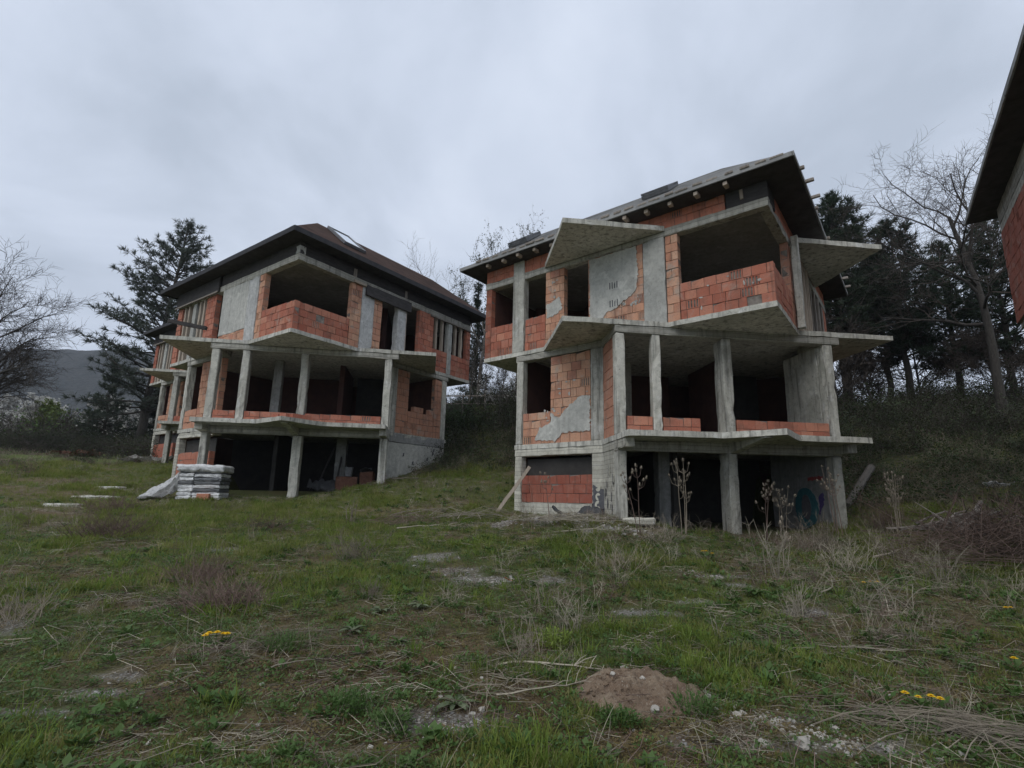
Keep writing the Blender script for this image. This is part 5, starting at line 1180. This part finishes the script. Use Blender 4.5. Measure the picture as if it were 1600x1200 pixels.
def earth_heap():
    bm = bmesh.new(); nr, na = 34, 90; cx, cy = .95, 4.58; z0 = gh(cx, cy); rings = []
    c = bm.verts.new((0, 0, .12))
    for i in range(1, nr + 1):
        f = i / nr; row = []
        for k in range(na):
            a = 6.283 * k / na; R = 1.08 + .3 * noise.noise(Vector((math.cos(a) * 1.6, math.sin(a) * 1.6, 4))) + .10 * noise.noise(Vector((math.cos(a) * 6, math.sin(a) * 6, 4)))
            x = math.cos(a) * f * .47 * R; y = math.sin(a) * f * .46 * R
            h = .12 * (1 - f ** 2.4) * (1 + .35 * math.sin(a * 1.0 + .8) * f) ; g0 = gh(cx + x, cy + y) - z0
            n_ = noise.fractal(Vector((x * 6, y * 6, 1)), .8, 2.1, 5) * .06 + noise.noise(Vector((x * 38, y * 38, 2))) * .014
            row.append(bm.verts.new((x, y, g0 * f + h + n_ * (1 - f ** 6) - (.05 if i == nr else 0))))
        rings.append(row)
    for k in range(na): bm.faces.new((c, rings[0][k], rings[0][(k + 1) % na]))
    for i in range(nr - 1):
        for k in range(na): bm.faces.new((rings[i][k], rings[i + 1][k], rings[i + 1][(k + 1) % na], rings[i][(k + 1) % na]))
    bmesh.ops.recalc_face_normals(bm, faces=bm.faces[:])
    mt, nt, bs = newmat('heap_soil', .95); g = G(nt); P = g.pos()
    c_ = g.mix(g.rng(g.noise(P, 5, 6, .65), .38, .65), (.18, .125, .085), (.28, .215, .15)); c_ = g.mix(g.rng(g.noise(P, 60, 3, .6), .60, .68, 0, .8), c_, (.34, .30, .24)); c_ = g.mix(g.rng(g.noise(P, 24, 4, .7), .56, .7, 0, .7), c_, (.07, .045, .03))
    nt.links.new(c_, bs.inputs['Base Color']); g.bump(g.math('ADD', g.noise(P, 40, 5, .7), g.noise(P, 110, 3)), .9, .02, bs)
    o = from_bm('earth_heap', bm, mt, None, True); o.location = (cx, cy, z0); tag(o, 'small heap of brown earth with stones in the foreground', 'earth heap')
earth_heap()

# plants one can count
def rosette(label, x, y, R, n, seed, mat='mullein', up=.55):
    rng = random.Random(seed); t = thing_at('mullein', label, 'plant', x, y, 0)
    for k in range(n):
        mb = MB(); az = 6.283 * k / n + rng.gauss(0, .25); d = Vector((math.cos(az), math.sin(az), 0)); sd_ = Vector((-d.y, d.x, 0)); L = R * rng.uniform(.65, 1.15); w = L * .30; el = up * rng.uniform(.4, 1.5)
        prof = ((0, .12), (.25, .55), (.5, .95), (.75, .85), (.92, .45), (1, .04)); prev = None
        for f, ww in prof:
            c = d * (L * f * math.cos(el * (1 - .5 * f))) + Vector((0, 0, .015 + L * (math.sin(el) * f - .42 * f * f * (.6 + el))))
            c.z = max(c.z, .012); row = [c - sd_ * w * ww * .5 + Vector((0, 0, .012)), c, c + sd_ * w * ww * .5 + Vector((0, 0, .012))]
            n0 = len(mb.v); mb.v += row
            if prev is not None:
                for q in (0, 1): mb.f.append((prev + q, prev + q + 1, n0 + q + 1, n0 + q)); mb.mi.append(0)
            prev = n0
        mb.build('leaf', M[mat], t, True)
rosette('largest grey-green leaf rosette, on bare ground near the bottom', -.49, 4.3, .19, 11, 1)
rosette('pale green leaf rosette left on the brown mossy ground', -1.78, 5.85, .17, 8, 2, up=.9)
rosette('leaf rosette at the back left of the brown mossy ground', -1.69, 6.6, .17, 8, 3, up=.9)
rosette('leaf rosette at the back right of the brown mossy ground', -1.25, 6.75, .19, 9, 4, up=1.0)
rosette('smallest flat leaf rosette amid the brown mossy ground', -1.25, 5.6, .12, 7, 5)
rosette('broad green weed rosette by the dry stems at right', 3.3, 7.6, .25, 10, 6, 'herb', .9)
rosette('low green weed rosette right of the bare gravel strip', 2.7, 5.2, .2, 10, 7, 'herb', .7)
def dandelion(label, x, y, spots, seed):
    rng = random.Random(seed); t = thing_at('dandelion', label, 'flower', x, y)
    lf = herb(seed, 14, .09, .11, 'herb', .04); link('leaves', lf, None, t)
    for (dx, dy, s) in spots:
        mb = MB(); h = rng.uniform(.09, .13); c = Vector((dx, dy, h))
        mb.tube([(dx * .5, dy * .5, 0), (dx * .9, dy * .9, h * .6), c], [.003, .003, .003], 4, mi=1)
        for ring, (nn, rr, zz) in enumerate(((16, 1.0, .002), (12, .65, .006), (7, .3, .009))):
            for k in range(nn):
                a = 6.283 * k / nn + ring * .2; d = Vector((math.cos(a), math.sin(a), .15 + ring * .35)).normalized(); mb.blade(c + Vector((0, 0, zz)), d, Vector((-math.sin(a), math.cos(a), 0)), s * rr, s * .32, .05)
        mb.build('flower', [M['dandelion'], M['herb']], t)
dandelion('yellow dandelion clump left of the brown mossy ground', -3.0, 5.42, [(-.09, 0, .042), (-.04, -.03, .042), (.01, .02, .04), (.05, .06, .036), (.11, .02, .04)], 1)
dandelion('yellow dandelions in grass just before the right house', 3.49, 10.05, [(-.08, 0, .045), (0, .04, .045), (.09, -.02, .045)], 2)
dandelion('yellow dandelions among the dry stems right of centre', 5.18, 7.95, [(-.13, 0, .04), (-.03, 0, .038), (.08, .01, .045)], 3)
dandelion('dandelion clump beside the brushwood at lower right', 3.08, 4.25, [(-.12, .05, .034), (-.07, -.02, .03), (.02, -.03, .034), (.07, -.05, .034)], 4)
dandelion('single dandelion at the right picture edge, nearest the viewer', 4.6, 5.15, [(0, 0, .036)], 5)
dandelion('single dandelion at the right picture edge, farther back', 6.1, 6.8, [(-.03, 0, .04), (.05, .02, .03)], 6)
def dead_weed(label, x, y, H, R, n, seed, mat='dry_pale', rad=.005, arch=0.0, name='dead_weed', group=None, kids=3):
    rng = random.Random(seed); mb = MB()
    for i in range(n):
        az = rng.uniform(0, 6.283); p = Vector((rng.gauss(0, R * .22), rng.gauss(0, R * .22), -.03)); d = Vector((math.cos(az) * rng.uniform(.05, R / H), math.sin(az) * rng.uniform(.05, R / H), 1)).normalized()
        l = H * rng.uniform(.45, 1.15); pts = [p.copy()]
        for k in range(5):
            d = (d + Vector((rng.gauss(0, .10), rng.gauss(0, .10), rng.gauss(-.02 - arch * k, .06)))).normalized(); p = p + d * l / 5; p.z = max(p.z, .01); pts.append(p.copy())
        r = rad * rng.uniform(.6, 1.2); mb.tube(pts, [r, r * .95, r * .85, r * .7, r * .5, r * .3], 4, cap=False)
        for k in range(kids):
            j = rng.choice((2, 3, 4)); q = pts[j]; dd = (d + Vector((rng.gauss(0, .8), rng.gauss(0, .8), rng.gauss(.15, .4)))).normalized(); ll = l * rng.uniform(.1, .34); m_ = q + dd * ll * .5; e_ = m_ + (dd + Vector((rng.gauss(0, .4), rng.gauss(0, .4), .15))).normalized() * ll * .5
            mb.tube([q, m_, e_], [r * .55, r * .45, r * .25], 3, cap=False)
            for q2 in range(2):
                e2 = m_ + (dd + Vector((rng.gauss(0, .9), rng.gauss(0, .9), rng.gauss(.1, .4)))).normalized() * ll * .4; mb.tube([m_, e2], [r * .35, r * .2], 3, cap=False)
    o = mb.build(name, M[mat]); o.location = (x, y, gh(x, y)); tag(o, label, 'dead plant', group); return o
dead_weed('pale crossed dry stems standing in grass at the centre right', .55, 6.2, .52, .38, 26, 1)
dead_weed('taller branched dry weed just behind the crossed pale stems', .25, 6.95, .62, .35, 14, 2, 'dry')
dead_weed('clump of straight dry stubs right of centre', 3.45, 6.8, .45, .25, 22, 3)
dead_weed('twisted pale dry branch weed before the right house front', 4.1, 8.7, .95, .45, 10, 4, rad=.008)
dead_weed('grey dry weed thicket left of the yellow dandelion clump', -3.6, 6.6, .55, .95, 190, 5, 'dry_brown', .0036)
dead_weed('grey tuft of dry twigs behind the dandelion clump', -4.6, 7.7, .55, .9, 150, 6, 'dry_brown', .0036)
dead_weed('dark dry tuft beside the lush grass left of centre', -1.95, 7.1, .32, .25, 50, 7, 'dry', .0025)
dead_weed('dry weed clump at the lower edge of the bright grass', .05, 5.4, .42, .4, 20, 8, 'dry')
dead_weed('single thick dry stalk leaning in the grass at centre right', 2.15, 6.0, .5, .1, 3, 9)
dead_weed('dry weed patch on the far left meadow', -8.2, 10.6, .65, 1.3, 190, 10, 'dry_brown', .0045)
dead_weed('dry weed patch on the left meadow, before the slabs', -10.5, 13.6, .6, 1.3, 150, 11, 'dry_brown', .0045)
dead_weed('dry thorny tangle before the log at right', 7.0, 10.2, .9, .7, 30, 12, 'dry', .005)
dead_weed('pale dry stems lying crossed in the right meadow', 4.9, 7.2, .8, .9, 24, 13, 'dry_pale', .005, arch=.12)
dead_weed('dry stems right of the dandelions, near the right edge', 6.6, 8.4, .75, .6, 30, 14, 'dry_pale', .004, arch=.05)
dead_weed('low broken stump of a dry weed before the left house', -4.35, 13.4, .75, .2, 7, 15, 'dry', .012)
dead_weed('dry stems standing among gravel near the house corner', .1, 11.9, .9, .3, 10, 16, 'dry', .005)
for i, (x, y, H_, R_, n_, mt_, lab) in enumerate((( -2.9, 9.3, .55, .9, 90, 'dry', 'sparse dry weeds in front of the middle of the left house'), (1.6, 9.0, .6, .9, 70, 'dry', 'sparse dry weeds between the two gravel patches'), (6.3, 11.2, .8, .9, 90, 'dry', 'dense dry weeds before the cellar at right'), (8.9, 12.9, .9, 1.0, 110, 'dry_brown', 'brown dry thicket at the foot of the right concrete column'), (5.7, 9.4, .7, .8, 60, 'dry_pale', 'pale dry weeds left of the brown brushwood heap'), (2.9, 11.1, .6, .9, 60, 'dry', 'dry weeds in front of the left cellar opening'), (-5.9, 12.0, .5, 1.1, 90, 'dry_brown', 'low brown twigs in the grass before the white board stack'), (-5.4, 5.9, .4, .6, 70, 'dry', 'low dry weeds at the left picture edge'))):
    dead_weed(lab, x, y, H_, R_, n_, 40 + i, mt_, .0038)
def teasel(label, x, y, H, n, seed, lean=0.0):
    rng = random.Random(seed); t = thing_at('teasel', label, 'dead plant', x, y, rng.uniform(0, 6), group=None); mb = MB(); heads = MB()
    for i in range(n):
        p = Vector((rng.gauss(0, .05), rng.gauss(0, .05), -.05)); d = Vector((rng.gauss(lean, .06), rng.gauss(0, .06), 1)).normalized(); l = H * rng.uniform(.75, 1.0); pts = [p.copy()]
        for k in range(6):
            d = (d + Vector((rng.gauss(0, .04), rng.gauss(0, .04), .02))).normalized(); p = p + d * l / 6; pts.append(p.copy())
        mb.tube(pts, [.012, .011, .010, .009, .007, .006, .004], 5, cap=False); tips = [(pts[-1], d)]
        for k in range(7):
            j = rng.choice((3, 4, 4, 5, 5)); q = pts[j]; a = rng.uniform(0, 6.283); ll = rng.uniform(.10, .28); m_ = q + Vector((math.cos(a) * ll * .5, math.sin(a) * ll * .5, ll * .25)); e_ = m_ + Vector((math.cos(a) * ll * .2, math.sin(a) * ll * .2, ll * .6))
            mb.tube([q, m_, e_], [.005, .004, .003], 4, cap=False); tips.append((e_, (e_ - m_).normalized()))
        for q, dd in tips:
            L = rng.uniform(.05, .085); heads.tube([q - dd * .005, q + dd * L * .25, q + dd * L * .7, q + dd * L], [.006, .019, .017, .005], 6)
            for s in range(5):
                a = rng.uniform(0, 6.283); o = dd.orthogonal().normalized(); o = Matrix.Rotation(a, 3, dd) @ o; e_ = q + o * .04 + dd * rng.uniform(.02, .07); heads.tube([q, q + o * .035, e_], [.003, .0025, .001], 3, cap=False)
    mb.build('stem', M['dry_brown' if seed % 2 else 'dry'], t); hd = heads.build('flower_heads', M['dry'], t); hd['kind'] = 'stuff'
teasel('tall dry teasel at the left side of the dark cellar opening', 2.5, 11.55, 1.75, 2, 1, -.03)
teasel('tall dry teasel left of the middle cellar column', 3.7, 12.0, 1.85, 3, 2)
teasel('tall dry teasel just right of the middle cellar column', 5.75, 12.5, 1.75, 2, 3)
teasel('shorter dry teasel beside the one right of the column', 6.2, 12.6, 1.4, 3, 4, .03)
teasel('dry teasel before the graffiti wall and right column', 7.65, 12.7, 1.75, 3, 5)
teasel('pale dry teasel standing on the open slope at right', 8.75, 12.2, 1.7, 4, 6)
teasel('thin dry teasel before the cellar brick wall', .75, 13.0, 1.35, 1, 7)
teasel('dry weed stalk standing alone in grass right of centre', 4.6, 9.4, 1.0, 1, 8)
def tussock(label, x, y, seed, s=1.0, mat='herb'):
    me = tuft(seed, 110, .2 * s, .006, .15 * s, 1.0, .3, mat); o = link('tussock', me); o.location = (x, y, gh(x, y)); tag(o, label, 'plant')
    hb = herb(seed + 5, 160, .19 * s, .04, mat, .12 * s); link('leaves', hb, None, o)
tussock('dark green tussock on the brown ground, left of the large rosette', -1.27, 4.2, 1, 1.0)
tussock('small bright green tussock at the bottom, left of the gravel', -.88, 3.98, 2, .7)
tussock('dark blue-green tussock beside the dry litter left of centre', -2.3, 5.4, 3, 1.1)
tussock('dark green weed clump on the right flank of the earth heap', 1.32, 4.22, 4, .95)
tussock('bright grass tussock in front of the crossed pale stems', .35, 5.7, 5, 1.1, 'grass_lush')
tussock('low green clump in front of the earth heap', .72, 4.05, 6, .7)
# brushwood piles and fallen branches
def brush(label, x, y, n, L, H, seed, mat, rad, rz=0.0, asp=.5, name='brushwood', curl=.1):
    rng = random.Random(seed); mb = MB()
    for i in range(n):
        c = Vector((rng.gauss(0, L * .28), rng.gauss(0, L * .28 * asp), 0)); a = rng.gauss(0, .55); l = L * rng.uniform(.3, .8); h = H * rng.random() * math.exp(-(c.x / L) ** 2 * 3); d = Vector((math.cos(a), math.sin(a), rng.gauss(0, .10)))
        p0 = c - d * l * .5; p2 = c + d * l * .5; m_ = c + Vector((rng.gauss(0, curl), rng.gauss(0, curl), 0)) * l
        for q, k in ((p0, .35), (m_, 1.0), (p2, .35)): q.z = max(.015, h * k + rng.gauss(0, .03) * H)
        r = rad * rng.uniform(.5, 1.3); mb.tube([p0, p0.lerp(m_, .5) + Vector((0, 0, .02)), m_, m_.lerp(p2, .5) + Vector((0, 0, .02)), p2], [r, r * .9, r * .8, r * .65, r * .35], 4, cap=False)
        for k in range(2):
            e_ = m_.lerp(p2, rng.random()) + Vector((rng.gauss(0, .12), rng.gauss(0, .12), abs(rng.gauss(0, .08)))) * l; mb.tube([m_, m_.lerp(e_, .5), e_], [r * .5, r * .4, r * .2], 3, cap=False)
    o = mb.build(name, M[mat]); o.location = (x, y, gh(x, y)); o.rotation_euler = (0, 0, rz); tag(o, label, 'brushwood'); return o
brush('large brown heap of cut brushwood at the right edge', 9.3, 9.8, 460, 2.9, 1.3, 1, 'dry_brown', .0055, .4, .75, curl=.32)
brush('thin brushwood bundle beside the lower right dandelions', 3.0, 3.95, 90, 1.5, .13, 2, 'dry', .0042, -.45, .25)
brush('grey heap of sticks behind the brown brushwood heap', 10.2, 12.0, 40, 3.2, .5, 3, 'wood', .03, .35, .3)
brush('dry twig heap in the grass before the left house', -2.9, 13.3, 60, 1.6, .35, 4, 'dry_brown', .005, .1, .5)
brush('dry branches at the foot of the plank', -1.6, 14.1, 26, 2.4, .45, 5, 'dry_pale', .010, .3, .5)
brush('dry twigs lying left of the yellow dandelion clump', -2.4, 5.6, 60, 1.2, .10, 6, 'dry', .0028, .5, .5)
brush('dry twigs lying at centre, below the crossed pale stems', -.1, 4.95, 26, 1.2, .07, 7, 'dry', .0034, -.2, .6)
brush('thin dry twigs by the foot of the house corner', 1.0, 12.3, 50, 2.2, .25, 8, 'dry_pale', .006, -.1, .5)
def branch_on_ground(label, x, y, L, rz, seed, rad=.012, mat='dry_pale'):
    rng = random.Random(seed); mb = MB(); pts = []
    for i in range(9):
        f = i / 8; pts.append(Vector((L * (f - .5), .08 * math.sin(f * 5 + seed) * L, .02 + .05 * math.sin(f * math.pi) + rng.gauss(0, .006))))
    mb.tube(pts, [rad * (1 - .7 * i / 8) for i in range(9)], 5)
    for k in range(5):
        q = pts[rng.randrange(2, 8)]; e_ = q + Vector((L * rng.uniform(.08, .22), L * rng.uniform(-.16, .16), rng.uniform(0, .1))); mb.tube([q, q.lerp(e_, .5) + Vector((0, .01, .01)), e_], [rad * .45, rad * .35, rad * .15], 4, cap=False)
    o = mb.build('fallen_branch', M[mat]); o.location = (x, y, gh(x, y)); o.rotation_euler = (0, 0, rz); tag(o, label, 'branch')
branch_on_ground('long thin branch lying left behind the earth heap', .35, 5.05, 1.1, .05, 1)
branch_on_ground('curved twig on the ground left of the earth heap', .25, 4.55, .9, .5, 2, .008)
branch_on_ground('long pale branch lying in the right meadow', 3.6, 5.6, 1.5, -.35, 3, .009)
branch_on_ground('pale branch propped in dry stems at right', 4.7, 8.1, 1.5, .7, 4, .012)
branch_on_ground('dead branch in grass between the two houses', -2.0, 12.6, 1.9, .25, 5, .018)
branch_on_ground('dead branch lying before the corner rubble', 1.6, 11.6, 1.5, .1, 6, .014)
branch_on_ground('pale stick on the slope next to the left house', -4.0, 19.2, 1.6, .3, 7, .02)
branch_on_ground('short dry twig on the brown mossy ground', -1.9, 4.9, .6, .7, 8, .006)
branch_on_ground('thick pale stick beside the brown brushwood heap', 7.3, 10.6, 1.7, .75, 9, .02)
# overhead line far behind and rail fence between the houses
def overhead():
    ends = ((-95, 64), (-21, 64)); tops = []; z0 = gh(-95, 64)
    t = thing_at('overhead_line', 'thin overhead cable crossing the sky left of the tall conifer', 'cable', -95, 64)
    for i, (x, y) in enumerate(ends):
        g0 = gh(x, y) - z0; h = 21.6 - z0; mb = MB(); mb.tube([(x + 95, 0, g0 - .5), (x + 95, 0, h)], [.16, .11], 8); mb.build('pole', M['wood'], t)
        mb = MB(); mb.tube([(x + 95, -.9, h - .3), (x + 95, .9, h - .3)], [.06, .06], 4); mb.build('crossarm', M['wood'], t); tops.append(Vector((x + 95, 0, 21.3 - z0)))
    mb = MB(); mb.tube([tops[0].lerp(tops[1], i / 16) - Vector((0, 0, 1.2 * math.sin(math.pi * i / 16))) for i in range(17)], [.022] * 17, 4); mb.build('cable', M['fascia'], t)
overhead()
def rail_fence():
    t = thing_at('rail_fence', 'weathered rail fence on the slope between the houses', 'fence', -2.9, 28.5)
    z0 = gh(-2.9, 28.5)
    for i in range(4):
        x = -1.8 + i * 1.25; mb = MB(); zz = gh(-2.9 + x, 28.5) - z0; mb.tube([(x, 0, zz - .3), (x, 0, 1.35)], [.05, .045], 6); mb.build('post', M['wood'], t)
    for z in (.75, 1.2): mb = MB(); mb.tube([(-1.9, -.06, z), (2.1, -.06, z + .08)], [.045, .04], 4); mb.build('rail', M['wood'], t)
rail_fence()

# ------------------------------------------------------------------ haze
def haze():
    me = bpy.data.meshes.new('haze'); x0, x1, y0, y1, z0, z1 = -960, 440, -215, 680, -40, 175
    v = [(x, y, z) for z in (z0, z1) for x, y in ((x0, y0), (x1, y0), (x1, y1), (x0, y1))]
    me.from_pydata(v, [], [(3, 2, 1, 0), (4, 5, 6, 7), (0, 1, 5, 4), (1, 2, 6, 5), (2, 3, 7, 6), (3, 0, 4, 7)])
    mt = bpy.data.materials.new('haze'); mt.use_nodes = True; nt = mt.node_tree; nt.nodes.clear()
    o_ = nt.nodes.new('ShaderNodeOutputMaterial'); p = nt.nodes.new('ShaderNodeVolumePrincipled'); p.inputs['Color'].default_value = (.78, .84, .95, 1); p.inputs['Density'].default_value = .0003; p.inputs['Anisotropy'].default_value = 0
    nt.links.new(p.outputs[0], o_.inputs['Volume']); o = link('haze', me, mt); o['kind'] = 'stuff'
haze()
